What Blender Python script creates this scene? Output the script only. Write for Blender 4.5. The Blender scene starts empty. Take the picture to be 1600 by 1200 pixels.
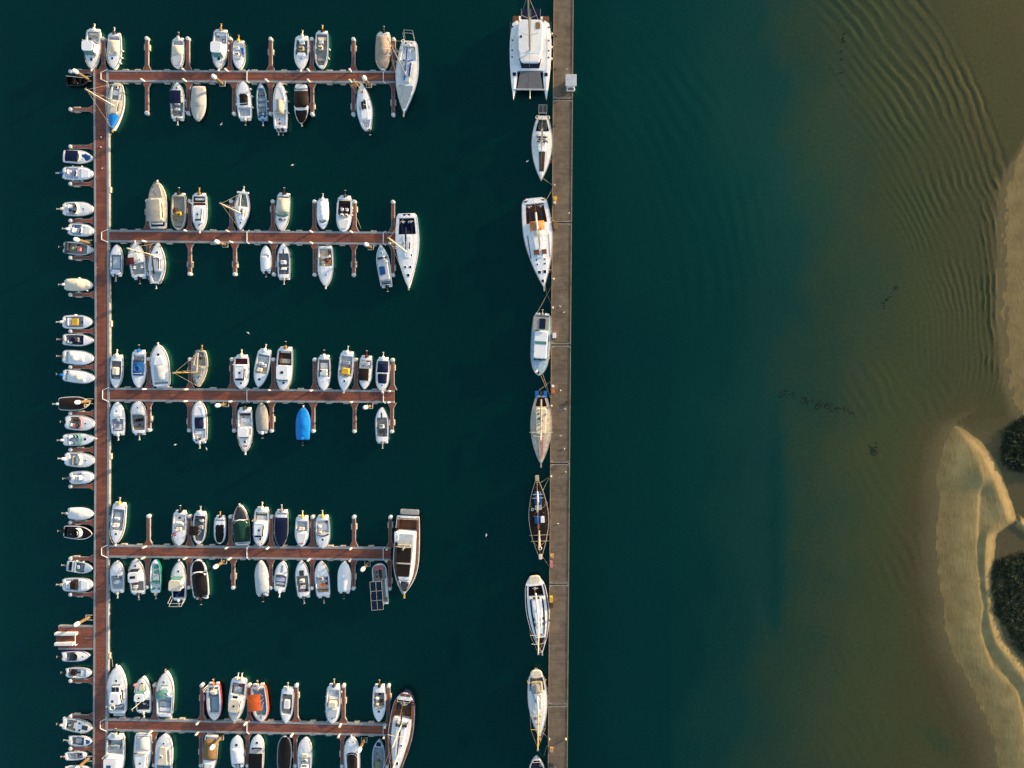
import bpy, math, random
from mathutils import Vector, noise
R = math.radians
random.seed(7)
# ---------------------------------------------------------------- camera, sky, sun, exposure
SC = bpy.context.scene
COL = SC.collection
PX = 0.12                      # metres per photo pixel on the water
H = 128.0                      # flying height
NX, NY = 850.0, 560.0          # photo pixel straight under the camera
def P(px, py, z=0.0):
    """ground position of something seen at photo pixel px,py and standing z above the water"""
    k = (H - z) / H
    x0, y0 = (NX - 800) * PX, (600 - NY) * PX
    return Vector((x0 + (px - NX) * PX * k, y0 - (py - NY) * PX * k, z))
cam = bpy.data.cameras.new('camera'); co = bpy.data.objects.new('camera', cam); COL.objects.link(co)
co.location = ((NX - 800) * PX, (600 - NY) * PX, H)
cam.lens = 24; cam.sensor_width = 36; cam.clip_end = 6000; cam.clip_start = 1
cam.shift_x = -(NX - 800) / 1600; cam.shift_y = (NY - 600) / 1600
SC.camera = co
SUN_EL, SUN_AZ = R(7.5), R(60)  # azimuth clockwise from +Y (top of picture)
w = bpy.data.worlds.new('World'); SC.world = w; w.use_nodes = True
nt = w.node_tree; bg = nt.nodes['Background']
sky = nt.nodes.new('ShaderNodeTexSky'); sky.sky_type = 'NISHITA'; sky.sun_disc = False
sky.sun_elevation = SUN_EL; sky.sun_rotation = SUN_AZ; sky.air_density = 1.0; sky.dust_density = 1.5; sky.ozone_density = 1.2
nt.links.new(sky.outputs[0], bg.inputs[0]); bg.inputs[1].default_value = 0.15
sl = bpy.data.lights.new('sun', 'SUN'); so = bpy.data.objects.new('sun', sl); COL.objects.link(so)
sl.energy = 3.5; sl.angle = R(0.6); sl.color = (1.0, 0.70, 0.42)
sd = Vector((math.sin(SUN_AZ) * math.cos(SUN_EL), math.cos(SUN_AZ) * math.cos(SUN_EL), math.sin(SUN_EL)))
so.rotation_euler = sd.to_track_quat('Z', 'Y').to_euler(); so.location = (100, 60, 60)
SC.view_settings.view_transform = 'Standard'; SC.view_settings.look = 'None'
SC.view_settings.gamma = 1; SC.view_settings.exposure = 1.35
# ---------------------------------------------------------------- materials
MATS = {}
def newmat(name):
    m = bpy.data.materials.new(name); m.use_nodes = True
    return m, m.node_tree, m.node_tree.nodes['Principled BSDF']
def N(nt, kind, **kw):
    n = nt.nodes.new('ShaderNode' + kind)
    for k, v in kw.items():
        if hasattr(n, k): setattr(n, k, v)
    return n
def ramp(nt, fac, stops):
    r = nt.nodes.new('ShaderNodeValToRGB'); nt.links.new(fac, r.inputs[0]); e = r.color_ramp.elements
    while len(e) < len(stops): e.new(0.5)
    for i, (p, c) in enumerate(stops):
        e[i].position = p; e[i].color = (*c, 1)
    return r.outputs[0]
def sc(c, k): return tuple(min(1, x * k) for x in c)
def paint(name, c, rough=0.4, var=0.10, scale=1.2, bump=0.0, metal=0.0, grime=None, stretch=None):
    """solid colour with cloudy wear and a little grime; object coordinates"""
    if name in MATS: return MATS[name]
    m, nt, b = newmat(name); L = nt.links
    tc = N(nt, 'TexCoord'); vec = tc.outputs['Object']
    if stretch:
        mp = N(nt, 'Mapping'); mp.inputs['Scale'].default_value = stretch; L.new(vec, mp.inputs[0]); vec = mp.outputs[0]
    n1 = N(nt, 'TexNoise'); n1.inputs['Scale'].default_value = scale; n1.inputs['Detail'].default_value = 6; n1.inputs['Roughness'].default_value = 0.7
    L.new(vec, n1.inputs['Vector'])
    g = grime or sc(c, 1 - var * 2.4)
    col = ramp(nt, n1.outputs[0], [(0.30, g), (0.47, c), (0.72, sc(c, 1 + var))])
    L.new(col, b.inputs['Base Color']); b.inputs['Roughness'].default_value = rough; b.inputs['Specular IOR Level'].default_value = .5 if rough < .45 else .18; b.inputs['Metallic'].default_value = metal
    if bump:
        bp = N(nt, 'Bump'); bp.inputs['Strength'].default_value = bump; bp.inputs['Distance'].default_value = 0.08
        n2 = N(nt, 'TexNoise'); n2.inputs['Scale'].default_value = scale * 4; n2.inputs['Detail'].default_value = 4; L.new(vec, n2.inputs['Vector'])
        L.new(n2.outputs[0], bp.inputs['Height']); L.new(bp.outputs[0], b.inputs['Normal'])
    MATS[name] = m; return m
CL = dict(
 white=((.90,.91,.92),.3), offwhite=((.82,.82,.79),.4), cream=((.76,.68,.53),.5), sand=((.42,.38,.30),.6), palegrey=((.52,.51,.47),.6), sandgrey=((.36,.35,.31),.6),
 beige=((.42,.33,.26),.8), tan=((.50,.30,.13),.7), lgrey=((.54,.58,.61),.5), grey=((.20,.225,.24),.6), dgrey=((.05,.055,.062),.6),
 bluegrey=((.28,.36,.42),.5), paleblue=((.48,.60,.68),.45), skyblue=((.38,.53,.62),.5), lilac=((.58,.56,.68),.5), navy=((.005,.011,.042),.6), solarblue=((.003,.014,.035),.5), black=((.0045,.0045,.006),.6),
 darkbrown=((.020,.012,.009),.6), brown=((.10,.045,.03),.55), maroon=((.085,.018,.022),.6), teak=((.17,.075,.04),.6), blue=((.012,.15,.48),.55),
 brightblue=((.008,.22,.66),.5), deepblue=((.012,.075,.25),.5), green=((.007,.040,.030),.8), seagreen=((.01,.26,.17),.5), orange=((.75,.13,.03),.7),
 tangerine=((.60,.20,.06),.6), red=((.45,.03,.03),.5), pink=((.55,.22,.20),.7), yellow=((.70,.45,.06),.6), olive=((.23,.25,.13),.7), drybrown=((.25,.15,.06),.8),
 purple=((.15,.06,.22),.5), silver=((.45,.46,.46),.35), wire=((.42,.38,.30),.4), rope=((.38,.32,.22),.9))
def M(n):
    if n in MATS: return MATS[n]
    if n == 'glass': 
        m = paint('glass', (.010,.014,.022), .06, .05); return m
    if n == 'tealglass':
        m = paint('tealglass', (.10,.26,.24), .08, .12, 2); return m
    c, r = CL[n]
    cloth = n in ('beige','tan','sand','green','orange','drybrown','tangerine','pink','yellow','olive')
    return paint(n, c, r, .045 if n in ('white', 'offwhite') else .09 if not cloth else .14, 1.3 if not cloth else 2.2, bump=.25 if cloth or n in ('navy','black','brown','darkbrown','blue','brightblue','lgrey','cream') else 0)
# ---------------------------------------------------------------- mesh builder
class MB:
    mirror = False
    def __init__(s): s.v = []; s.f = []
    def add(s, vs, fs):
        o = len(s.v); s.v += [tuple(p) for p in vs]; s.f += [tuple(i + o for i in q) for q in fs]; return s
    def ext(s, pts, z0, z1, c=0.0, bottom=False):
        n = len(pts); cx = sum(p[0] for p in pts) / n; cy = sum(p[1] for p in pts) / n
        rings = [(0, z0)] + ([(0, z1 - c), (c, z1)] if c > 0 else [(0, z1)])
        vs = []; 
        for ins, z in rings:
            for x, y in pts:
                d = math.hypot(x - cx, y - cy) or 1; k = max(0.05, (d - ins * 1.3) / d)
                vs.append((cx + (x - cx) * k, cy + (y - cy) * k, z))
        fs = []
        for r in range(len(rings) - 1):
            for i in range(n):
                j = (i + 1) % n; fs.append((r * n + i, r * n + j, (r + 1) * n + j, (r + 1) * n + i))
        fs.append(tuple(range((len(rings) - 1) * n, len(rings) * n)))
        if bottom: fs.append(tuple(reversed(range(n))))
        return s.add(vs, fs)
    def rbox(s, cx, cy, w, l, z0, z1, r=.1, c=.04, wf=1.0, rot=0, bottom=True):
        """rounded footprint block; wf = width at the +y end relative to the -y end"""
        r = min(r, w / 2 * .98, l / 2 * .98); pts = []
        for k, (sx, sy, a0) in enumerate(((1, -1, -90), (1, 1, 0), (-1, 1, 90), (-1, -1, 180))):
            for j in range(4):
                a = R(a0 + 30 * j)
                x = sx * (w / 2 - r) + r * math.cos(a); y = sy * (l / 2 - r) + r * math.sin(a)
                x *= 1 + (wf - 1) * (y / l + .5)
                pts.append((x, y))
        ca, sa = math.cos(rot), math.sin(rot)
        pts = [(cx + x * ca - y * sa, cy + x * sa + y * ca) for x, y in pts]
        return s.ext(pts, z0, z1, min(c, (z1 - z0) * .5), bottom)
    def tube(s, p, q, r, n=6, r2=None):
        p = Vector(p); q = Vector(q); d = q - p
        if d.length < 1e-5: return s
        a = d.orthogonal().normalized(); b = d.normalized().cross(a); r2 = r if r2 is None else r2
        vs = [p + (a * math.cos(2 * math.pi * i / n) + b * math.sin(2 * math.pi * i / n)) * r for i in range(n)]
        vs += [q + (a * math.cos(2 * math.pi * i / n) + b * math.sin(2 * math.pi * i / n)) * r2 for i in range(n)]
        fs = [(i, (i + 1) % n, n + (i + 1) % n, n + i) for i in range(n)] + [tuple(reversed(range(n))), tuple(range(n, 2 * n))]
        return s.add(vs, fs)
    def path(s, pts, r, n=6):
        for a, b in zip(pts, pts[1:]): s.tube(a, b, r, n)
        return s
    def grid(s, rows, flip=False):
        m = len(rows[0]); o = len(s.v); s.v += [tuple(p) for r in rows for p in r]
        for i in range(len(rows) - 1):
            for j in range(m - 1):
                q = (o + i * m + j, o + i * m + j + 1, o + (i + 1) * m + j + 1, o + (i + 1) * m + j)
                s.f.append(q[::-1] if flip else q)
        return s
    def ball(s, c, rx, ry=None, rz=None, n=8, m=5):
        ry = ry or rx; rz = rz or rx
        rows = [[(c[0] + rx * math.sin(math.pi * i / m) * math.cos(2 * math.pi * j / n), c[1] + ry * math.sin(math.pi * i / m) * math.sin(2 * math.pi * j / n), c[2] + rz * math.cos(math.pi * i / m)) for j in range(n + 1)] for i in range(m + 1)]
        return s.grid(rows)
    def obj(s, name, mat, parent=None, smooth=False, origin=None):
        me = bpy.data.meshes.new(name)
        if MB.mirror and parent is not None: s.v = [(-x, y, z) for x, y, z in s.v]; s.f = [q[::-1] for q in s.f]   # port and starboard swapped
        vs = s.v if origin is None else [(x - origin[0], y - origin[1], z - origin[2]) for x, y, z in s.v]
        me.from_pydata(vs, [], s.f); me.update()
        if smooth: me.polygons.foreach_set('use_smooth', [True] * len(me.polygons))
        me.materials.append(mat if not isinstance(mat, str) else M(mat))
        o = bpy.data.objects.new(name, me); COL.objects.link(o)
        if parent is not None: o.parent = parent
        elif origin is not None: o.location = origin
        return o
def tag(o, label=None, cat=None, group=None, kind=None):
    if label: o['label'] = label
    if cat: o['category'] = cat
    if group: o['group'] = group
    if kind: o['kind'] = kind
    return o
def empty(name, loc, rz=0):
    e = bpy.data.objects.new(name, None); COL.objects.link(e); e.location = loc; e.rotation_euler = (0, 0, rz); e.empty_display_size = .3
    return e
def lerp(a, b, t): return a + (b - a) * t
def interp(x, pts):
    if x <= pts[0][0]: return pts[0][1]
    for (a, va), (b, vb) in zip(pts, pts[1:]):
        if x <= b: return va + (vb - va) * (x - a) / (b - a)
    return pts[-1][1]
def ss(a, b, x):
    t = max(0, min(1, (x - a) / (b - a))); return t * t * (3 - 2 * t)
# ---------------------------------------------------------------- terrain and water
XW = [(640,1530),(664,1488),(700,1470),(760,1460),(830,1455),(900,1458),(960,1468),(1020,1480),(1070,1508),(1120,1532),(1160,1546),(1200,1552),(1320,1560)]   # west waterline of the sand bar
XE = [(640,1484),(664,1492),(690,1524),(720,1545),(755,1560),(790,1572),(812,1580),(820,1566),(835,1547),(900,1541),(950,1545),(1000,1560),(1030,1585),(1055,1604),(1120,1640),(1320,1700)]
XM = [(740,1532),(765,1528),(800,1525),(850,1523),(900,1526),(950,1532),(985,1530),(1010,1536),(1040,1546),(1060,1570),(1080,1586),(1120,1596),(1200,1606),(1320,1630)]
XS = [(-200,1760),(150,1660),(235,1600),(265,1580),(300,1564),(400,1563),(500,1563),(560,1567),(600,1572),(650,1590),(700,1640),(800,1700)]      # shore of the upper sand flat
def height(px, py):
    if px < 1050:
        return lerp(-4.4, -3.5, ss(840, 1000, px)) + 1.4 * ss(10, -60, px + 16 * noise.noise((px * .03, py * .01, 7)))
    n = noise.noise((px * .012, py * .012, 3.1)) ; n2 = noise.noise((px * .05, py * .03, 9.7)); n3 = noise.noise((px * .18, py * .10, 1.7))
    sh = 40 * n + 14 * n2 + 60 * ss(420, 0, py) + 52 * ss(430, 720, py) + 50 * ss(900, 1150, py)
    d = interp(px + sh, [(1050,-3.5),(1150,-3.0),(1200,-2.3),(1280,-1.6),(1350,-1.15),(1420,-.8),(1500,-.56),(1560,-.42),(1640,-.34),(1800,-.3)])
    d -= .75 * math.exp(-((px - 1211 - 6 * noise.noise((py * .03, 1.1, 0))) / 13.0) ** 2) * ss(600, 740, py) * ss(1010, 930, py) * (1 + .5 * n3)     # long dredged trench
    if py > 1050: d -= .5 * math.exp(-((px - 1470) / 30.0) ** 2 - ((py - 1160 - (px - 1470) * .6) / 16.0) ** 2)
    h = d
    if 600 < py:
        xw = interp(py, XW) + 5 * n2 + .4 * n3 + 1.5 * math.sin(py * .05 + 2 * n); xe = interp(py, XE) + 2.5 * noise.noise((py * .08, 2.2, 0)) + 1.2 * noise.noise((py * .3, 4.2, 0)); xm = interp(py, XM) + 2 * noise.noise((py * .1, 7.2, 0))
        f = ss(655, 745, py); g0 = ss(600, 664, py)
        if px < xw: h = lerp(h, -.015, (ss(xw - 100, xw, px) ** 1.6) * g0)
        elif px <= xe + 14 and xe > xw:
            top = .02 + .80 * f; t = (px - xw) / max(1, xe - xw)
            h = -.015 + top * (min(1, t / .72) ** 1.3) * (1 - .16 * ss(.72, 1, t))
            if py > 742:
                a = ss(742, 775, py) * ss(2, 12, xe - xm); q = ss(xw, xm, px)
                h = lerp(h, -.01 + .34 * q ** 1.2 - .12 * ss(xm, xm + 5, px) + .34 * ss(xm + 3, max(xm + 12, xe - 6), px) * ss(4, 16, xe - xm), a)
            h += .014 * n2 * min(1, t * 4) + .006 * n3
            h += .010 * noise.noise((px * .5, py * .08, 12.)) + .012 * max(0, noise.noise((px * .9, py * .9, 2.)))
            h = lerp(h, -.03, max(0, min(1, (px - xe + 9) / 20)) ** 1.2)
        else:
            h = lerp(h, -.055 + .03 * n2 + .012 * n3 + .05 * ss(820, 900, py), ss(600, 690, py)) + .40 * math.exp(-((py - 806 - (px - 1580) * .8) / 8.0) ** 2) * ss(1570, 1586, px) * (px > 1560)
    xs = interp(py, XS) + 3 * n2
    if py < 720 and px > xs - 26:
        g = -.12 * (1 - ss(xs - 26, xs, px)) + (.010 * ss(xs, xs + 30, px) + .06 * ss(1582, 1630, px)) + .005 * n3 - .002
        g = lerp(g, -.04, ss(625, 690, py))
        h = lerp(h, g, ss(xs - 26, xs - 4, px))
    return h
def span(lo, hi, st):
    n = max(1, int(round((hi - lo) / st))); return [lo + (hi - lo) * i / n for i in range(n + 1)]
def sheet(name, xs, ys, zf, mat, attr=None):
    vs = []; at = []
    for y in ys:
        for x in xs:
            px = 800 + x / PX; py = 600 - y / PX
            z, a = zf(px, py, x, y); vs.append((x, y, z)); at.append(a)
    m = len(xs); fs = [(i * m + j, i * m + j + 1, (i + 1) * m + j + 1, (i + 1) * m + j) for i in range(len(ys) - 1) for j in range(m - 1)]
    me = bpy.data.meshes.new(name); me.from_pydata(vs, [], fs); me.update(); me.polygons.foreach_set('use_smooth', [True] * len(me.polygons))
    if attr:
        A = me.attributes.new(attr, 'FLOAT', 'POINT'); A.data.foreach_set('value', at)
    me.materials.append(mat); o = bpy.data.objects.new(name, me); COL.objects.link(o); return o
m, nt, b = newmat('sand_ground'); L = nt.links
geo = N(nt, 'NewGeometry'); sep = N(nt, 'SeparateXYZ'); L.new(geo.outputs['Position'], sep.inputs[0])
n1 = N(nt, 'TexNoise'); n1.inputs['Scale'].default_value = .35; n1.inputs['Detail'].default_value = 9; n1.inputs['Roughness'].default_value = .62; L.new(geo.outputs['Position'], n1.inputs['Vector'])
col = ramp(nt, n1.outputs[0], [(.3, (.225,.162,.056)), (.5, (.295,.216,.080)), (.72, (.355,.268,.108))])
mr = N(nt, 'MapRange'); mr.inputs['From Min'].default_value = -.02; mr.inputs['From Max'].default_value = .26; L.new(sep.outputs[2], mr.inputs[0])
mx = N(nt, 'Mix', data_type='RGBA'); L.new(mr.outputs[0], mx.inputs[0]); 
mw = N(nt, 'Mix', data_type='RGBA', blend_type='MULTIPLY'); mw.inputs[0].default_value = 1; L.new(col, mw.inputs[6]); mw.inputs[7].default_value = (.60,.61,.56,1)
L.new(mw.outputs[2], mx.inputs[6]); L.new(col, mx.inputs[7]); L.new(mx.outputs[2], b.inputs['Base Color']); b.inputs['Roughness'].default_value = .85
wv = N(nt, 'TexNoise'); wv.inputs['Scale'].default_value = 2.4; wv.inputs['Detail'].default_value = 6; wv.inputs['Roughness'].default_value = .7
mp = N(nt, 'Mapping'); mp.inputs['Scale'].default_value = (1, .45, 1); mp.inputs['Rotation'].default_value = (0, 0, R(12)); L.new(geo.outputs['Position'], mp.inputs[0]); L.new(mp.outputs[0], wv.inputs['Vector'])
bp = N(nt, 'Bump'); bp.inputs['Strength'].default_value = .55; bp.inputs['Distance'].default_value = .10; L.new(wv.outputs[0], bp.inputs['Height']); L.new(bp.outputs[0], b.inputs['Normal'])
sandm = m
xs = [-3000, -600, -250] + span(-130, 36, 8) + span(37, 76, .8)[1:] + span(76, 97.5, .24)[1:] + span(98, 112, 1.2)[1:] + [150, 300, 800, 3000]
ys = [-3000, -600, -200, -110] + span(-76, 76, .5) + [110, 200, 600, 3000]
tag(sheet('ground', xs, ys, lambda px, py, x, y: (height(px, py) if px < 1900 else -.1, 0), sandm), 'pale sand bar and shallow sea bed', kind='structure')
# water surface with long ripple trains
def ripple(px, py):
    z = 0
    if px > 1180 and py < 640:
        r = math.hypot(px - 762, py - 505)
        wob = 9 * noise.noise((px * .012, py * .012, 5.)) + 2.6 * noise.noise((px * .05, py * .05, 8.)) + 1.0 * noise.noise((px * .16, py * .16, 9.))
        lam = lerp(17.5, 8.5, ss(-40, 600, py)); q = r + wob - 824
        e = ss(645, 540, py) * ss(610, 745, r) * ss(862, 842, r) * ss(1270, 1400, px + (250 - py) * .25)
        k = noise.noise((px * .011, py * .011, 21.)) + .5 * noise.noise((px * .04, py * .03, 25.))
        e *= .25 + 1.0 * ss(-.4, .5, k) + .25 * ss(760, 815, r)
        s = math.sin(q / lam * 2 * math.pi); z += e * lam * .0016 * (s + .22 * math.sin(q / lam * 4.27 * math.pi + 3 * k))
        near = ss(1528, 1543, px) * ss(1570, 1562, px) * ss(240, 320, py) * ss(600, 555, py) * ss(-.25, .15, noise.noise((px * .05, py * .035, 61.)))
        z += near * .085 * max(0, s) ** 3
        if px > 1480: z += .0035 * ss(1480, 1560, px) * math.sin((px * .9 + py * .35 + 5 * k) / 7.3 * 2 * math.pi) * ss(-.1, .3, noise.noise((px * .03, py * .02, 71.)))
    if 890 < px < 1300:
        r = math.hypot(px - 523, py - 492); wob = 10 * noise.noise((px * .012, py * .012, 15.)) + 2 * noise.noise((px * .06, py * .06, 16.))
        e = ss(560, 420, py) * ss(470, 560, r) * ss(740, 640, r) * (.35 + .65 * ss(-.2, .4, noise.noise((px * .01, py * .01, 31.))))
        z += e * .013 * math.sin((r + wob) / 22 * 2 * math.pi)
    if px > 1180 and py > 560:
        e = ss(1200, 1420, px) * ss(1520, 1440, px) * ss(-.2, .4, noise.noise((px * .009, py * .009, 41.)) + .4 * noise.noise((px * .04, py * .04, 42.)))
        z += e * .012 * math.sin((px * .75 - py * .45 + 9 * noise.noise((px * .02, py * .02, 51.))) / 15 * 2 * math.pi)
    return z
m, nt, b = newmat('sea_water'); L = nt.links; nt.nodes.remove(b); out = nt.nodes['Material Output']
at = N(nt, 'Attribute'); at.attribute_name = 'depth'; geo = N(nt, 'NewGeometry')
nz = N(nt, 'TexNoise'); nz.inputs['Scale'].default_value = .02; nz.inputs['Detail'].default_value = 4; L.new(geo.outputs['Position'], nz.inputs['Vector'])
deepc = ramp(nt, nz.outputs[0], [(.32, (.86,.86,.9)), (.68, (1.1,1.08,1.02))])
turb = ramp(nt, at.outputs['Fac'], [(0.0, (.175,.148,.074)), (.006, (.140,.118,.058)), (.024, (.102,.092,.044)), (.05, (.083,.076,.034)), (.10, (.073,.075,.032)), (.20, (.056,.074,.034)), (.32, (.035,.070,.040)), (.48, (.011,.066,.051)), (.80, (.0034,.0640,.0540)), (.90, (.0026,.0585,.0505)), (1.0, (.0009,.0490,.0425))])
wc = N(nt, 'Mix', data_type='RGBA', blend_type='MULTIPLY'); wc.inputs[0].default_value = 1; L.new(turb, wc.inputs[6]); L.new(deepc, wc.inputs[7])
dif = N(nt, 'BsdfDiffuse'); pass
n5 = N(nt, 'TexNoise'); n5.inputs['Scale'].default_value = 1.7; n5.inputs['Detail'].default_value = 8; n5.inputs['Roughness'].default_value = .75; L.new(geo.outputs['Position'], n5.inputs['Vector'])
mot_ = ramp(nt, n5.outputs[0], [(.30, (.80,.84,.84)), (.50, (1, 1, 1)), (.70, (1.22,1.16,1.14))])
wc2 = N(nt, 'Mix', data_type='RGBA', blend_type='MULTIPLY'); wc2.inputs[0].default_value = 1; L.new(wc.outputs[2], wc2.inputs[6]); L.new(mot_, wc2.inputs[7]); wc = wc2
L.new(wc.outputs[2], dif.inputs['Color'])
upw = N(nt, 'BsdfGlossy'); upw.inputs['Roughness'].default_value = .42; L.new(wc.outputs[2], upw.inputs['Color'])   # light scattered back up out of the water column
sh = ramp(nt, at.outputs['Fac'], [(.15, (.75,)*3), (.75, (.12,)*3)])
wb = N(nt, 'MixShader'); L.new(sh, wb.inputs[0]); L.new(upw.outputs[0], wb.inputs[1]); L.new(dif.outputs[0], wb.inputs[2])
tr = N(nt, 'BsdfTransparent')
tint = ramp(nt, at.outputs['Fac'], [(0.0, (.98,.98,.97)), (.08, (.60,.66,.56)), (.20, (.42,.56,.42)), (.50, (.12,.42,.32)), (1.0, (.02,.30,.24))])
L.new(tint, tr.inputs['Color'])
aa = ramp(nt, at.outputs['Fac'], [(0.0, (.86,)*3), (.03, (.95,)*3), (.06, (.97,)*3), (.35, (.95,)*3), (.6, (1,)*3)])
m1 = N(nt, 'MixShader'); L.new(aa, m1.inputs[0]); L.new(tr.outputs[0], m1.inputs[1]); L.new(wb.outputs[0], m1.inputs[2])
gl = N(nt, 'BsdfGlossy'); gl.inputs['Roughness'].default_value = .10
fr = N(nt, 'Fresnel'); fr.inputs['IOR'].default_value = 1.2
m2 = N(nt, 'MixShader'); L.new(fr.outputs[0], m2.inputs[0]); L.new(m1.outputs[0], m2.inputs[1]); L.new(gl.outputs[0], m2.inputs[2]); L.new(m2.outputs[0], out.inputs['Surface'])
rp = N(nt, 'TexNoise'); rp.inputs['Scale'].default_value = .9; rp.inputs['Detail'].default_value = 7; rp.inputs['Roughness'].default_value = .65; L.new(geo.outputs['Position'], rp.inputs['Vector'])
bp = N(nt, 'Bump'); bp.inputs['Strength'].default_value = .30; bp.inputs['Distance'].default_value = .05; L.new(rp.outputs[0], bp.inputs['Height'])
for q in (dif, gl, fr, upw): L.new(bp.outputs[0], q.inputs['Normal'])
xs = [-3000, -600, -250] + span(-130, 8, 6) + span(10, 56, .4) + span(56, 96.5, .19)[1:] + span(97, 112, 1.5)[1:] + [150, 300, 800, 3000]
ys = [-3000, -600, -200, -110] + span(-76, -6, .6) + span(-6, 74, .28)[1:] + [90, 110, 200, 600, 3000]
def wf(px, py, x, y):
    hh = height(px, py) if px < 1900 else -.1
    z = ripple(px, py) * ss(.0, .06, -hh) if 1 <= x <= 100 and abs(y) < 74 else 0
    return z, max(0, min(1, -hh / 4.0))
tag(sheet('water', xs, ys, wf, m, 'depth'), 'dark teal harbour water', kind='structure')
# sea grass and scraps of weed lying on the shallow bed
g = MB()
for i in range(60):
    if i < 34: px, py = random.gauss(1285, 30), 0; py = 632 + (px - 1285) * .22 + random.gauss(0, 3)
    elif i < 44: px, py = random.gauss(1364, 5), random.gauss(706, 4)
    elif i < 52: px = random.gauss(1316, 3); py = random.uniform(20, 190)
    else: px = random.gauss(1390, 4); py = 462 - (px - 1390) * 1.4 + random.gauss(0, 1)
    c = P(px, py, -.02); s = random.uniform(.08, .34)
    for k in range(5):
        a = random.uniform(0, 6.28); g.ball((c.x + random.gauss(0, s), c.y + random.gauss(0, s), .0), s * .7, s * .45, .05, 6, 3)
tag(g.obj('seaweed', paint('weed', (.014,.026,.018), 1)), 'dark scraps of weed in the shallows', kind='stuff')
# ---------------------------------------------------------------- salt marsh scrub on the right edge
def scrub(poly, label, hmax, nleaf, seed):
    rnd = random.Random(seed); xs_ = [p[0] for p in poly]; ys_ = [p[1] for p in poly]
    def inside(x, y):
        c = False; n = len(poly)
        for i in range(n):
            (x1, y1), (x2, y2) = poly[i], poly[i - 1]
            if (y1 > y) != (y2 > y) and x < (x2 - x1) * (y - y1) / (y2 - y1) + x1: c = not c
        return c
    def edge(x, y):
        return min(math.dist((x, y), (lerp(poly[i][0], poly[i-1][0], t), lerp(poly[i][1], poly[i-1][1], t))) for i in range(len(poly)) for t in (0, .25, .5, .75))
    g = MB(); cl = []
    while len(cl) < nleaf // 26:
        x = rnd.uniform(min(xs_) - 3, max(xs_)); y = rnd.uniform(min(ys_) - 3, max(ys_))
        jx = x + 4 * noise.noise((x * .15, y * .15, seed)); jy = y + 4 * noise.noise((x * .15, y * .15, seed + 9))
        if inside(jx, jy) or (rnd.random() < .10 and any(inside(jx + q_, jy) for q_ in (4, 7))): cl.append((x, y, min(1, edge(x, y) / 9)))
    for x, y, e in cl:
        c = P(x, y); hh = hmax * (.35 + .65 * e) * (.75 + .5 * noise.noise((x * .2, y * .2, 4.4)) ) * rnd.uniform(.75, 1.1); rr = rnd.uniform(.28, .6)
        hh *= .6 + .9 * max(0, noise.noise((x * .45, y * .45, 8.8)) + .35)
        for k in range(26):
            u = rnd.uniform(0, 6.28); ph = rnd.uniform(-.2, 1.5); q = Vector((c.x + rr * math.cos(u) * math.cos(ph), c.y + rr * math.sin(u) * math.cos(ph), max(.05, hh * .55 + hh * .45 * math.sin(ph) + rnd.gauss(0, .06))))
            d = Vector((rnd.gauss(0, 1), rnd.gauss(0, 1), rnd.gauss(0, .8))).normalized() * rnd.uniform(.07, .13); e2 = d.cross(Vector((rnd.gauss(0, 1), rnd.gauss(0, 1), 1))).normalized() * d.length * .6
            g.add([q - d, q + e2, q + d, q - e2], [(0, 1, 2, 3)])
    for i in range(26):
        x = rnd.uniform(min(xs_), max(xs_)); y = rnd.uniform(min(ys_), max(ys_))
        if inside(x, y): c = P(x, y); g.tube((c.x, c.y, -.05), (c.x + rnd.gauss(0, .3), c.y + rnd.gauss(0, .3), hmax * .6), .05, 5, .02)
    m, nt, b = newmat('scrub_leaf'); n1 = N(nt, 'TexNoise'); n1.inputs['Scale'].default_value = .9; n1.inputs['Detail'].default_value = 4
    ge = N(nt, 'NewGeometry'); nt.links.new(ge.outputs['Position'], n1.inputs['Vector'])
    nt.links.new(ramp(nt, n1.outputs[0], [(.34, (.012,.022,.008)), (.55, (.030,.045,.014)), (.76, (.085,.080,.028))]), b.inputs['Base Color']); b.inputs['Roughness'].default_value = .8
    return tag(g.obj('saltmarsh_scrub', m), label, 'scrub', kind='stuff')
scrub([(1568,684),(1572,672),(1584,662),(1600,652),(1640,650),(1650,720),(1620,742),(1590,736),(1572,728),(1563,712),(1568,700)], 'small dark green scrub patch on the right edge beside the bar tip', .75, 26000, 3)
scrub([(1556,880),(1568,868),(1590,864),(1640,860),(1680,950),(1660,1060),(1610,1030),(1592,1012),(1575,985),(1556,955),(1550,920),(1551,895)], 'large dark green scrub patch inland of the bright sand ridge', .75, 52000, 5)
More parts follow.
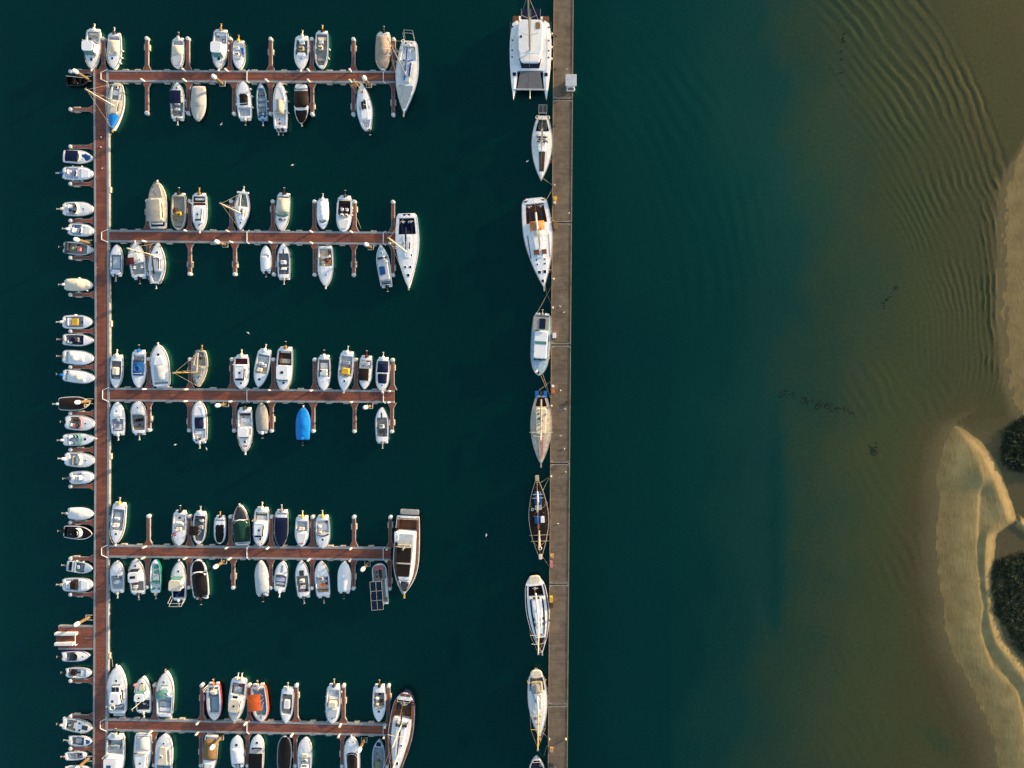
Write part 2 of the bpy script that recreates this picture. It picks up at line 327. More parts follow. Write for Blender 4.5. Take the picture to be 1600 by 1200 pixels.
# ---------------------------------------------------------------- quay and pontoons
def woodmat(name, ang):
    m, nt, b = newmat(name); L = nt.links; tc = N(nt, 'NewGeometry')
    mp = N(nt, 'Mapping'); mp.inputs['Rotation'].default_value = (0, 0, ang); mp.inputs['Scale'].default_value = (.10, 1, 1); L.new(tc.outputs['Position'], mp.inputs[0])
    n1 = N(nt, 'TexNoise'); n1.inputs['Scale'].default_value = 2.2; n1.inputs['Detail'].default_value = 7; n1.inputs['Roughness'].default_value = .7; L.new(mp.outputs[0], n1.inputs['Vector'])
    n2 = N(nt, 'TexNoise'); n2.inputs['Scale'].default_value = .22; n2.inputs['Detail'].default_value = 6; L.new(tc.outputs['Position'], n2.inputs['Vector'])
    c1 = ramp(nt, n1.outputs[0], [(.30, (.18,.052,.032)), (.50, (.255,.078,.050)), (.68, (.295,.118,.066))])
    c2 = ramp(nt, n2.outputs[0], [(.33, (.72,.70,.66)), (.50, (1, 1, 1)), (.68, (1.08,1.0,.74))])
    mx = N(nt, 'Mix', data_type='RGBA', blend_type='MULTIPLY'); mx.inputs[0].default_value = 1; L.new(c1, mx.inputs[6]); L.new(c2, mx.inputs[7])
    br = N(nt, 'TexBrick'); br.inputs['Scale'].default_value = 1; br.inputs['Mortar Size'].default_value = .018; br.inputs['Brick Width'].default_value = 2.4; br.inputs['Row Height'].default_value = .30
    br.inputs['Color1'].default_value = (1,1,1,1); br.inputs['Color2'].default_value = (.80,.80,.80,1); br.inputs['Mortar'].default_value = (.35,.33,.32,1)
    mp2 = N(nt, 'Mapping'); mp2.inputs['Rotation'].default_value = (0, 0, ang); L.new(tc.outputs['Position'], mp2.inputs[0]); L.new(mp2.outputs[0], br.inputs['Vector'])
    m3 = N(nt, 'Mix', data_type='RGBA', blend_type='MULTIPLY'); m3.inputs[0].default_value = .9; L.new(mx.outputs[2], m3.inputs[6]); L.new(br.outputs['Color'], m3.inputs[7])
    sp = N(nt, 'TexNoise'); sp.inputs['Scale'].default_value = 2.6; sp.inputs['Detail'].default_value = 2; L.new(tc.outputs['Position'], sp.inputs['Vector'])
    sf = ramp(nt, sp.outputs[0], [(.70, (0,0,0)), (.76, (.7,.7,.7))]); m4 = N(nt, 'Mix', data_type='RGBA'); L.new(sf, m4.inputs[0]); L.new(m3.outputs[2], m4.inputs[6]); m4.inputs[7].default_value = (.42,.38,.33,1)   # bird droppings
    L.new(m4.outputs[2], b.inputs['Base Color']); b.inputs['Roughness'].default_value = .75
    bp = N(nt, 'Bump'); bp.inputs['Strength'].default_value = .3; bp.inputs['Distance'].default_value = .02; L.new(br.outputs['Fac'], bp.inputs['Height']); bp.invert = True; L.new(bp.outputs[0], b.inputs['Normal'])
    return m
WOODX = woodmat('deck_boards', 0); WOODY = woodmat('deck_boards_long', R(90))
EDGE = paint('edge_beam', (.29,.315,.33), .6, .16, .8, bump=.2)
FLOATM = paint('float_shell', (.52,.47,.38), .6, .16, 2)
DZ = .55
def quadslab(mb, a, b, c, d, z0, z1, ins=0):
    mb.add([(*a, z0), (*b, z0), (*c, z0), (*d, z0), (*a, z1), (*b, z1), (*c, z1), (*d, z1)], [(0,3,2,1), (4,5,6,7), (0,1,5,4), (1,2,6,5), (2,3,7,6), (3,0,4,7)])
def W(px, py, z=DZ): v = P(px, py, z); return (v.x, v.y)
def poly_slab(mb, pts, z0, z1): mb.ext(pts if area(pts) > 0 else pts[::-1], z0, z1)
def area(p): return sum(p[i-1][0] * p[i][1] - p[i][0] * p[i-1][1] for i in range(len(p)))
def finger(parent, bx, by, tx, ty, org, seed=0):
    """short mooring finger with a flared root; b = root on the edge beam, t = tip"""
    rn = random.Random(seed); B = Vector(W(bx, by)); T = Vector(W(tx, ty)); d = (T - B); Ln = d.length; d.normalize(); s = Vector((-d.y, d.x))
    def out(k, e): return [tuple(B + s * (.85 - e) * 1), tuple(B + d * 1.05 + s * (.32 - e)), tuple(B + d * (Ln - k) + s * (.32 - e)), tuple(B + d * (Ln - k) - s * (.32 - e)), tuple(B + d * 1.05 - s * (.32 - e)), tuple(B - s * (.85 - e))]
    z = DZ - .03
    g = MB(); poly_slab(g, out(.25, 0), z - .35, z); fo = g.obj('finger', EDGE, parent, origin=org)
    g = MB(); poly_slab(g, out(.45, .075), z, z + .014); g.obj('finger_decking', WOODX if abs(d.x) > abs(d.y) else WOODY, fo, origin=org)
    g = MB(); c = B + d * (Ln - .30); g.tube((c.x, c.y, -.3), (c.x, c.y, z + .10), .36, 12); g.ball((c.x, c.y, z + .1), .36, .36, .10, 12, 4); g.obj('end_float', paint('float_white', (.60,.62,.63), .45, .12, 2), fo, origin=org)
    if rn.random() < .8:
        c = B + d * (Ln * rn.uniform(.55, .72)); ang = math.atan2(d.y, d.x) - math.pi / 2
        for sd_ in (-1, 1):
            q = c + s * sd_ * .41; g = MB(); g.rbox(q.x, q.y, .20, 1.1, -.1, z - .04, .05, .02, rot=ang); g.obj('side_float', FLOATM, fo, origin=org)
    return fo
# arms: (name words, left top y, left bottom y, right top y, right bottom y, x left, x right, ups, downs, tip up, tip down)
ARMS = [
 ('topmost', 109.4, 128, 110.9, 129.7, 169, 617, [161,229,293,359,422.5,487,552,615], [229,294,365.3,422.3,487.3,552,614.3], 58, 180),
 ('second', 359, 378.2, 362.2, 382.6, 170, 619, [230,296,361,426,491,553.6,613.8], [231,296,366.5,427.6,491.4,552.5,613.8], 312, 431),
 ('third', 605.8, 627.2, 609.6, 629.6, 171.5, 615.6, [232,296.5,362,426.8,491.3,556,613], [232.4,295.4,365.8,424,489,553.5,612], 559, 675.5),
 ('fourth', 851.8, 871, 855.2, 876, 170, 611, [231.5,295.6,359.8,423.5,488,552.7,609.7], [230,295,364,423,487.3,552,609], 805, 921),
 ('fifth', 1123, 1142, 1131, 1150, 168, 608, [241.3,315,388.7,462.5,536.4,606.7], [240.5,313.7,386.5,461,534.4,604.7], 1069, 1199)]
def strip(mb, pts_top, pts_bot, z0, z1):
    for (a, b), (c, d) in zip(zip(pts_top, pts_top[1:]), zip(pts_bot, pts_bot[1:])):
        quadslab(mb, c, d, b, a, z0, z1)
for ai, (nm, lt, lb, rt, rb, xl, xr, ups, downs, tu, td) in enumerate(ARMS):
    org = P(xl, (lt + lb) / 2, DZ); org = Vector((org.x, org.y, 0)); root = empty('pontoon_arm', org)
    tag(root, f'{nm} brown decked pontoon arm with mooring fingers running right from the walkway', 'pontoon', 'pontoon arms')
    yt = lambda x: lerp(lt, rt, (x - xl) / (xr - xl)); yb = lambda x: lerp(lb, rb, (x - xl) / (xr - xl))
    g = MB(); quadslab(g, W(xl, yb(xl) - 3), W(xr, yb(xr) - 3), W(xr, yt(xr) + 3), W(xl, yt(xl) + 3), .05, DZ - .01); g.obj('decking', WOODX, root, origin=org)
    for y0, y1 in ((0, 3.0), (-3.0, 0)):
        g = MB()
        if y0 == 0: quadslab(g, W(xl, yt(xl) + 3), W(xr, yt(xr) + 3), W(xr, yt(xr)), W(xl, yt(xl)), -.3, DZ + .03)
        else: quadslab(g, W(xl, yb(xl)), W(xr, yb(xr)), W(xr, yb(xr) - 3), W(xl, yb(xl) - 3), -.3, DZ + .03)
        g.obj('edge_beam', EDGE, root, origin=org)
    for k, x in enumerate(ups): 
        if x > 165: finger(root, x, yt(x), x, tu + (x - 390) * .004, org, ai * 50 + k)
    for k, x in enumerate(downs): finger(root, x, yb(x), x + (0 if ai else 0), td + (x - 390) * .006, org, ai * 50 + 20 + k)
    rn = random.Random(ai)
    for i in range(19):
        x = xl + 24 + i * 22.8 + rn.uniform(-3, 3)
        for yy, sg, fs in ((yt(x), -1, ups), (yb(x), 1, downs)):
            if x > xr - 8 or min(abs(x - q) for q in fs) < 13: continue
            c = W(x, yy + sg * 1.1); g = MB(); g.rbox(c[0], c[1], 1.05, .22, -.1, DZ - rn.uniform(.04, .12), .05, .02); g.obj('float', FLOATM, root, origin=org)
    for x, dx in ((xl - 11, 10), (386, 6), (599, -2)):     # hinge frames
        if x > xr - 6: continue
        g = MB(); y0, y1 = yt(max(x, xl)), yb(max(x, xl)); z = DZ + .07
        pts = [W(x + dx, y0 - .5), W(x, y0 + 4), W(x, y1 - 4), W(x + dx, y1 + .5)] if dx > 8 else [W(x + 4, y0 - 1), W(x, y0 + 2), W(x, y1 - 2), W(x + 4, y1 + 1)]
        g.path([(a, b_, z) for a, b_ in pts], .065, 6); g.obj('hinge_frame', 'offwhite', root, origin=org)
# main walkway, slightly bowed
WL = [(-60,144.6),(108,145.8),(300,146.9),(500,148.2),(700,147.8),(850,146.8),(1000,146),(1150,145.2),(1280,144.4)]
WR = [(-60,168.0),(108,169.2),(300,170.2),(500,171.2),(700,171),(850,170),(1000,169),(1150,168),(1280,167)]
org = P(158, 600, DZ); org = Vector((org.x, org.y, 0)); root = empty('walkway', org)
tag(root, 'long brown decked walkway joining all pontoon arms at their left ends', 'walkway')
ysn = [108] + span(150, 1260, 37)
def wl(y): return interp(y, WL)
def wr(y): return interp(y, WR)
g = MB(); strip(g, [W(wl(y) + 2.8, y) for y in ysn][::-1], [W(wr(y) - 3.4, y) for y in ysn][::-1], .05, DZ + .008); g.obj('decking', WOODY, root, origin=org)
g = MB(); strip(g, [W(wl(y), y) for y in ysn][::-1], [W(wl(y) + 2.8, y) for y in ysn][::-1], -.3, DZ + .034); g.obj('edge_beam', EDGE, root, origin=org)
g = MB(); strip(g, [W(wr(y) - 3.4, y) for y in ysn][::-1], [W(wr(y), y) for y in ysn][::-1], -.3, DZ + .034); g.obj('edge_beam', EDGE, root, origin=org)
finger(root, 161, 109.0, 161, 58, org, 901)
for k, y in enumerate([111.5,170.8,229,287.2,344.8,402.7,460.5,517.5,573.6,646,702.7,760,816.5,873,929,1064,1120,1170,1226]):
    finger(root, wl(y), y, 107.5, y, org, 300 + k)
rn = random.Random(5)
for i in range(10):
    y = 190 + i * 104 + rn.uniform(-4, 4)
    if min(abs(y - q) for q in (119,370,617,862,1133)) > 20:
        c = W(wr(y) + 1.1, y); g = MB(); g.rbox(c[0], c[1], .24, 1.1, -.1, DZ - .05, .05, .02); g.obj('float', FLOATM, root, origin=org)
# side platform with a boarding ramp
org2 = P(118, 996, DZ); org2 = Vector((org2.x, org2.y, 0)); pf = empty('side_platform', org2); tag(pf, 'wide brown boarding platform left of the walkway near the bottom', 'platform')
g = MB(); quadslab(g, W(91, 1012.5), W(145.2, 1012.5), W(145.2, 980), W(91, 980), .05, DZ + .01); g.obj('decking', WOODX, pf, origin=org2)
for y0, y1 in ((980, 977.6), (1015, 1012.5)):
    g = MB(); quadslab(g, W(91, y0), W(145.2, y0), W(145.2, y1), W(91, y1), -.3, DZ + .03); g.obj('edge_beam', EDGE, pf, origin=org2)
g = MB(); quadslab(g, W(133, 997.6), W(145, 997.6), W(145, 997), W(133, 997), DZ + .01, DZ + .05); g.obj('drain_strip', EDGE, pf, origin=org2)
rp_ = empty('boarding_ramp', Vector((*W(104, 1000), DZ + .03))); tag(rp_, 'brown boarding ramp with two white side panels on the wide platform', 'ramp')
o3 = rp_.location.copy()
g = MB(); quadslab(g, W(85.5, 1007, 1), W(117.5, 1007, 1), W(117.5, 992, 1), W(85.5, 992, 1), DZ + .03, DZ + .12); g.obj('ramp_deck', WOODX, rp_, origin=o3)
for ya, yb_, xr_ in ((989.5, 993.3, 117.5), (1005, 1009.2, 113)):
    g = MB(); quadslab(g, W(84.5, yb_, 1.4), W(xr_, yb_, 1.4), W(xr_, ya, 1.4), W(84.5, ya, 1.4), DZ + .05, 1.35); g.obj('side_panel', 'offwhite', rp_, origin=o3)
g = MB(); a = W(118.6, 990, 1); b_ = W(118.6, 1008, 1); g.path([(*a, .6), (*a, 1.2), (*b_, 1.2), (*b_, .6)], .05); g.obj('handrail', 'white', rp_, origin=o3)
# guide piles
PILES = [('pile at the top arm, near its right end',577,134),('pile at the top arm, third of the way along',348.5,132),('pile left of the walkway beside its top end',138,124),('pile left of the walkway over the pink bundle boat',139.5,379.5),
 ('pile at the second arm, nearer the walkway',353,383),('pile at the second arm near its right end',580,387),('pile at the third arm, nearer the walkway',354,631.5),('pile at the third arm near its right end',578.5,634.5),
 ('pile left of the walkway beside the black covered boat',141,626.8),('pile at the fourth arm, nearer the walkway',351,876.5),('pile at the fourth arm near its right end',574.5,880.5),('pile just above the wide side platform',140,964),
 ('pile at the fifth arm near its right end',569.5,1155),('pile at the fifth arm beside the tan covered boat',346,1151),('pile left of the walkway at the bottom edge',139.5,1184)]
PM = paint('pile_steel', (.22,.15,.075), .55, .22, 1.0, grime=(.10,.07,.04))
for i, (lab, x, y) in enumerate(PILES):
    c = P(x, y, .3); r = empty('guide_pile', Vector((c.x, c.y, 0))); tag(r, 'white capped ' + lab, 'pile', 'guide piles along the pontoons')
    g = MB(); g.tube((0, 0, -2), (0, 0, 3.9), .27, 14); g.obj('pile_shaft', PM, r, smooth=False)
    g = MB(); g.tube((0, 0, 3.5), (0, 0, 4.15), .40, 14, .38); g.tube((0, 0, 4.15), (0, 0, 4.55), .38, 14, .06); g.obj('pile_cap', 'white', r)
    g = MB(); s_ = -1 if x < 200 else 1
    pts = [(-.45, .5 if s_ > 0 else -.5), (-.5, -.45), (.5, -.45), (.55, .5)] if s_ > 0 else [(.7, -.45), (-.5, -.45), (-.5, .45), (.7, .45)]
    g.path([(a, b2, DZ + .05) for a, b2 in pts], .06); g.obj('pile_guide', 'silver', r)
# service pedestals
PED = []
for ai, (nm, lt, lb, rt, rb, xl, xr, ups, downs, tu, td) in enumerate(ARMS):
    for k, x in enumerate(ups):
        if x > 200 and (k + ai) % 3 != 1: PED.append((nm, 'upper', k, x - 3.5, lerp(lt, rt, (x - xl) / (xr - xl)) + 1.4))
    for k, x in enumerate(downs):
        if x > 200 and (k + ai) % 4 != 2: PED.append((nm, 'lower', k, x - 3.5, lerp(lb, rb, (x - xl) / (xr - xl)) - 1.2))
ORD = ['first','second','third','fourth','fifth','sixth','seventh','eighth']
for i, (nm, sd_, k, x, y) in enumerate(PED):
    c = P(x, y, DZ); r = empty('service_pedestal', Vector((c.x, c.y, DZ + .03))); 
    tag(r, f'white service pedestal on the {sd_} edge of the {nm} arm, at its {ORD[k]} finger', 'pedestal', 'service pedestals on the pontoon arms')
    g = MB(); g.rbox(0, 0, .30, .26, 0, .95, .05, .03); g.obj('post', 'offwhite', r)
    g = MB(); g.rbox(0, 0, .36, .32, .95, 1.12, .08, .06); g.obj('lamp_head', 'cream' if i % 3 else 'white', r)
# concrete quay of seven floating caissons
QJ = [-38, 155, 348, 539, 724, 913, 1102, 1290]
def ql(y): return lerp(865.0, 856.0, y / 1200)
def qr(y): return lerp(896.3, 886.8, y / 1200)
m, nt, b = newmat('quay_concrete'); L = nt.links; tc = N(nt, 'NewGeometry')
n1 = N(nt, 'TexNoise'); n1.inputs['Scale'].default_value = .5; n1.inputs['Detail'].default_value = 9; n1.inputs['Roughness'].default_value = .7; L.new(tc.outputs['Position'], n1.inputs['Vector'])
c1 = ramp(nt, n1.outputs[0], [(.30, (.095,.070,.048)), (.48, (.155,.115,.077)), (.70, (.225,.170,.115))])
wv = N(nt, 'TexNoise'); wv.inputs['Scale'].default_value = 1.6; wv.inputs['Detail'].default_value = 3; mp = N(nt, 'Mapping'); mp.inputs['Scale'].default_value = (.15, 1.6, 1); L.new(tc.outputs['Position'], mp.inputs[0]); L.new(mp.outputs[0], wv.inputs['Vector'])
c2 = ramp(nt, wv.outputs[0], [(.35, (.86,.86,.86)), (.6, (1.08,1.07,1.05))]); mx = N(nt, 'Mix', data_type='RGBA', blend_type='MULTIPLY'); mx.inputs[0].default_value = 1; L.new(c1, mx.inputs[6]); L.new(c2, mx.inputs[7])
sp = N(nt, 'TexNoise'); sp.inputs['Scale'].default_value = 1.9; sp.inputs['Detail'].default_value = 3; L.new(tc.outputs['Position'], sp.inputs['Vector'])
sf = ramp(nt, sp.outputs[0], [(.22, (.8,.8,.8)), (.30, (0,0,0)), (.70, (0,0,0)), (.75, (1,1,1))]); ck_ = ramp(nt, sp.outputs[0], [(.45, (.05,.035,.025)), (.55, (.45,.42,.36))])
m4 = N(nt, 'Mix', data_type='RGBA'); L.new(sf, m4.inputs[0]); L.new(mx.outputs[2], m4.inputs[6]); L.new(ck_, m4.inputs[7])
L.new(m4.outputs[2], b.inputs['Base Color']); b.inputs['Roughness'].default_value = .85
bp = N(nt, 'Bump'); bp.inputs['Strength'].default_value = .4; bp.inputs['Distance'].default_value = .03; L.new(n1.outputs[0], bp.inputs['Height']); L.new(bp.outputs[0], b.inputs['Normal'])
QM = m; QE = paint('quay_kerb', (.30,.225,.14), .85, .22, .9, bump=.4)
QZ = 1.0
org = P(876, 600, QZ); org = Vector((org.x, org.y, 0)); q = empty('concrete_quay', org); tag(q, 'long grey brown concrete quay made of butted floating caissons', 'quay')
for a, b_ in zip(QJ, QJ[1:]):
    y0, y1 = a + .8, b_ - .8
    def c4(e, k): return [W(ql(y1) + e, y1 - k, QZ), W(qr(y1) - e, y1 - k, QZ), W(qr(y0) - e, y0 + k, QZ), W(ql(y0) + e, y0 + k, QZ)]
    g = MB(); quadslab(g, *c4(0, 0), -.6, QZ - .02); seg = g.obj('caisson', QM, q, origin=org)
    for sx in (0, 1):
        g = MB(); f = (lambda y: ql(y)) if sx == 0 else (lambda y: qr(y) - 1.3)
        quadslab(g, W(f(y1), y1, QZ), W(f(y1) + 1.3, y1, QZ), W(f(y0) + 1.3, y0, QZ), W(f(y0), y0, QZ), QZ - .017, QZ + .05); g.obj('kerb', QE, seg, origin=org)
    pale = paint('pale_concrete', (.30,.275,.235), .85, .25, 1.2)
    for yy, sg in ((y0, 1), (y1, -1)):     # pale scuffed corner band at every joint
        g = MB(); ptsP = [W(ql(yy) + 1.5, yy + sg * .3, QZ), W(qr(yy) - 1.5, yy + sg * .3, QZ), W(qr(yy) - 1.5, yy + sg * 4.6, QZ), W(qr(yy) - 3.8, yy + sg * 3.0, QZ), W(qr(yy) - 7, yy + sg * 1.5, QZ), W(ql(yy) + 7, yy + sg * 1.5, QZ), W(ql(yy) + 3.8, yy + sg * 3.0, QZ), W(ql(yy) + 1.5, yy + sg * 4.6, QZ)]
        if area(ptsP) < 0: ptsP = ptsP[::-1]
        g.ext(ptsP, QZ - .019, QZ - .012); g.obj('worn_edge', pale, seg, origin=org)
g = MB()
# bollards
for i, (x, y, c_, lab) in enumerate([(868,57,'dgrey','beside the catamaran stern'),(868,108,'dgrey','beside the catamaran bow'),(866.5,197,'dgrey','above the narrow white sailboat'),(866,290,'wire','below the orange buoy'),(865,436,'cream','beside the large white yacht bow'),(863.5,481,'cream','above the boxy cabin boat'),(861.5,634,'cream','beside the blue panel sailboat'),(861,744,'cream','at the tip of the dark wooden schooner'),(860,867,'tan','below the dark wooden schooner'),(859,968,'dgrey','beside the navy striped sailboat'),(858,1154,'wire','below the fifth quay joint'),(884,1154,'cream','on the right kerb near the bottom')]):
    p = P(x, y, QZ + .05); r = empty('bollard', p); tag(r, f'small mooring bollard on the quay edge {lab}', 'bollard', 'bollards along the quay')
    g = MB(); g.tube((0, 0, 0), (0, 0, .32), .16, 10, .12); g.obj('stem', c_, r); g = MB(); g.ball((0, 0, .36), .2, .2, .09, 10, 4); g.obj('head', c_, r)
# kiosk on the quay
p = P(891.5, 133, QZ); k = empty('quay_kiosk', p); tag(k, 'small pale roofed kiosk standing on the right edge of the quay', 'kiosk')
g = MB(); g.rbox(0, 0, 1.5, 1.7, -.6, 1.9, .05, .02); g.obj('wall', 'offwhite', k); g = MB(); g.rbox(0, .1, 2.0, 2.15, 1.9, 2.05, .06, .03); g.obj('roof', 'lgrey', k)
g = MB(); g.rbox(0, -1.15, 1.5, .45, .5, 1.05, .04, .02); g.obj('counter', 'offwhite', k); g = MB(); g.rbox(.25, -1.15, .6, .25, 1.05, 1.12, .03, .01); g.rbox(-.3, -1.15, .4, .25, 1.05, 1.12, .03, .01); g.obj('hatch', 'brown', k)
# things on the quay
def crate(x, y, w_, l_, h_, c_, lab, nm='storage_box', cat='box', lid=None):
    p = P(x, y, QZ); r = empty(nm, p + Vector((0, 0, -.008))); tag(r, lab, cat); g = MB(); g.rbox(0, 0, w_, l_, 0, h_, .05, .02); g.obj('box_body', c_, r); g = MB(); g.rbox(0, 0, w_ + .06, l_ + .06, h_, h_ + .07, .06, .02); g.obj('lid', lid or c_, r)
crate(867,311,.55,.6,.7,'yellow','bright yellow box on the quay beside the large white yacht stern')
crate(866.5,317,.4,.5,.5,'cream','small cream box just below the bright yellow one on the quay')
crate(866,524.5,.6,.9,.9,'offwhite','white pedestal box on the quay beside the boxy cabin boat', 'service_box')
crate(863.7,603,.4,.4,.9,'white','small white post box on the quay above the blue panel sailboat', 'service_box')
crate(863.8,611,.5,.8,.6,'tangerine','orange brown box on the quay beside the blue panel sailboat')
crate(867.5,352,.6,1.4,.4,'drybrown','flat brown locker on the quay at the second joint','quay_locker','locker')
crate(861,935,.5,1.0,.7,'yellow','ochre yellow box on the quay beside the navy striped sailboat')
crate(861.3,944,.7,.9,.4,'brown','dark brown box below the ochre one on the quay')
crate(861.5,1170,.6,.8,.4,'tan','tan box on the quay beside the bottommost bow')
crate(862,1194,.6,.7,.3,'dgrey','dark square box on the quay at the bottom edge')
crate(862.5,868,.6,.7,.3,'tan','tan gear box on the quay below the wooden schooner')
crate(861.3,881,.4,1.2,.3,'pink','faded pink mat box on the quay edge above the navy striped sailboat','quay_locker','locker')
crate(888,628.5,.4,.7,.15,'brown','rusty flat plate box on the right edge of the quay','quay_locker','locker')
p = P(861, 252.5, .2); g = MB(); g.ball((0, 0, 0), .36, .36, .36, 12, 8); o = g.obj('mooring_buoy', 'tangerine', smooth=True); o.location = p; tag(o, 'round orange buoy floating between the narrow white sailboat and the quay', 'buoy')
# ---------------------------------------------------------------- boats
SHAPE = dict(M=(.88,.47,2.4,.76), R=(.88,.40,3.4,.62), C=(.90,.46,2.35,.80), S=(.66,.44,1.8,1.0), Y=(.84,.36,1.75,1.0), E=(.12,.50,1.8,1.0), O=(.50,.42,1.9,.9), D=(.82,.45,2.6,.72), K=(.86,.5,2.5,1.0), P=(.72,.42,1.9,1.0), G=(.86,.40,2.3,1.0), B=(.94,.5,9.0,.5))
RND = dict(P=(.15,.95), S=(.05,.35), O=(.05,.35), Y=(.045,.30), G=(.03,.3), C=(.04,.22), R=(.05,.28), M=(.03,.15))
class Boat:
    def __init__(s, cat, name, label, st, bw, beam, shape='M', hull='white', deck='white', sole='lgrey', ck=(.06,.50), fb=None, gun=None, f=(), group=None, low=0.0):
        L0 = math.dist(st, bw) * PX; s.zs = fb or (.42 + .048 * L0)
        a = P(*st, s.zs); b = P(*bw, s.zs); d = b - a; s.L = d.length; s.B = beam * PX * (H - s.zs) / H
        c = (a + b) / 2; ang = math.atan2(d.y, d.x) - math.pi / 2
        s.root = empty(name, Vector((c.x, c.y, 0)), ang); tag(s.root, label, cat, group)
        s.sh = SHAPE[shape]; s.rd = RND.get(shape); s.g = gun or max(.14, s.B * .085); s.rn = random.Random(int(st[0] * 31 + st[1] * 17)); s.ck = ck; s.zsole = max(.12, s.zs * .35) + low
        MB.mirror = d.y < -abs(d.x)
        s.hullmesh(hull, deck, sole)
        names_ = [it[0] for it in f]
        if 'rim' not in names_: s.rim(s.rn.choice(['lgrey', 'grey', 'grey', 'bluegrey', 'offwhite', 'sandgrey']), .07)
        if ck[1] - ck[0] > .25 and 'clut' not in names_: s.clut(ck[0] + .04, ck[1] - .06, s.rn.randint(2, 5), s.rn.choice([('wire', 'navy', 'offwhite'), ('dgrey', 'cream', 'blue'), ('silver', 'brown', 'white'), ('offwhite', 'red', 'dgrey')]))
        for it in f: getattr(s, it[0])(*it[1:])
        MB.mirror = False
    def y(s, u): return (u - .5) * s.L
    def w(s, u):
        st, m, p, q = s.sh; u = max(0, min(1, u))
        if s.rd and u < s.rd[0]: rr = math.sqrt(max(0, 1 - s.rd[1] * (1 - u / s.rd[0]) ** 2))
        else: rr = 1
        return rr * s.B / 2 * ((st + (1 - st) * math.sin(u / m * math.pi / 2)) if u < m else max(0.0, 1 - ((u - m) / (1 - m)) ** p) ** q)
    def z(s, u): return s.zs * (1 + .18 * max(0, u - .35) ** 1.5)
    def hullmesh(s, hull, deck, sole):
        us = sorted(set([0, .015, .035, .06, .10, .13, .16, .24, .32, .4, .48, .56, .64, .72, .79, .85, .9, .94, .97, .985, .995, 1.0] + list(s.ck)))
        g = MB(); top = []
        for side in (1, -1):
            rows = []
            for u in us:
                W_ = max(.02, s.w(u)); y = s.y(u); z = s.z(u)
                rows.append([(0, y * (.94 if u > .5 else 1), -.45), (side * W_ * .62, y * .965, -.25), (side * W_ * .86, y * .985, .08), (side * W_ * .95, y * .995, z * .62), (side * W_, y, z - .05), (side * (W_ - .02), y, z)])
            g.grid(rows, flip=side < 0)
        u = 0; W_ = s.w(0); y = s.y(0); z = s.z(0)
        g.add([(-W_, y, z), (W_, y, z), (W_ * .86, y, .05), (W_ * .5, y, -.4), (-W_ * .5, y, -.4), (-W_ * .86, y, .05)], [(0, 5, 4, 3, 2, 1)])
        g.obj('hull', hull, s.root, smooth=False)
        g = MB(); c0, c1 = s.ck
        gi = lambda u: max(0.0, s.w(u) - s.g)
        for a, b in zip(us, us[1:]):
            for side in (1, -1):
                wa, wb = s.w(a) - .015, s.w(b) - .015; za, zb = s.z(a) + .004, s.z(b) + .004; ya, yb = s.y(a), s.y(b)
                if c0 <= a and b <= c1: 
                    q = [(side * gi(a), ya, za + .03), (side * wa, ya, za), (side * wb, yb, zb), (side * gi(b), yb, zb + .03)]; g.add(q, [(0, 1, 2, 3) if side > 0 else (3, 2, 1, 0)])
                else:
                    ca = .02 + .10 * (wa / (s.B / 2)); cb = .02 + .10 * (wb / (s.B / 2))
                    if side > 0 or True:
                        q = [(0, ya, za + ca), (side * wa * .6, ya, za + ca * .75), (side * max(0, wa), ya, za), (side * max(0, wb), yb, zb), (side * wb * .6, yb, zb + cb * .75), (0, yb, zb + cb)]
                        g.add(q, [(0, 1, 4, 5), (1, 2, 3, 4)] if side > 0 else [(5, 4, 1, 0), (4, 3, 2, 1)])
        for u_, sg in ((c0, 1), (c1, -1)):  # bulkheads of the cockpit
            if c1 > c0:
                W_ = gi(u_); y = s.y(u_) ; q = [(-W_, y, s.z(u_) + .05), (W_, y, s.z(u_) + .05), (W_, y, s.zsole - .02), (-W_, y, s.zsole - .02)]
                g.add(q, [(0, 1, 2, 3) if sg > 0 else (3, 2, 1, 0)])
        g.obj('deck', deck, s.root)
        if c1 > c0:
            g = MB(); cu = [u for u in us if c0 <= u <= c1]
            g.grid([[(-gi(u), s.y(u), s.z(u) + .02), (-gi(u) * .97, s.y(u), s.zsole), (gi(u) * .97, s.y(u), s.zsole), (gi(u), s.y(u), s.z(u) + .02)] for u in cu])
            g.obj('cockpit_floor', sole, s.root)
    # ---- fittings; u runs stern 0 to bow 1, v is a fraction of half the beam
    def blk(s, name, u, v, w, l, z0, z1, col, r=.08, c=.04, wf=1.0, parent=None, rot=0):
        g = MB(); g.rbox(v * s.B / 2, s.y(u), w, l, z0, z1, r, c, wf, rot); return g.obj(name, col, parent or s.root)
    def hat(s, u, v=0, k=.45, col='glass', l=None, dz=0):
        z = s.z(u) + .10 + dz; o = s.blk('hatch', u, v, k + .10, (l or k) + .10, z - .12, z + .02, 'white', .06, .02)
        g = MB(); g.rbox(v * s.B / 2, s.y(u), k, l or k, z, z + .035, .05, .01); g.obj('hatch_pane', col, o)
    def seat(s, u, v=0, w=.5, l=.45, col='white', back=True, h=.5):
        o = s.blk('seat', u, v, w, l, s.zsole, s.zsole + h, col, .1, .06)
        if back: g = MB(); g.rbox(v * s.B / 2, s.y(u) - l / 2 - .02, w, .12, s.zsole + .3, s.zsole + h + .35, .05, .04); g.obj('seat_back', col, o)
    def bench(s, u, col='white', l=.4, w=.8, z=None):
        W_ = (s.w(u) - s.g) * 2 * w; z = z or s.zsole + .42; s.blk('bench', u, 0, W_, l, s.zsole, z, col, .07, .05)
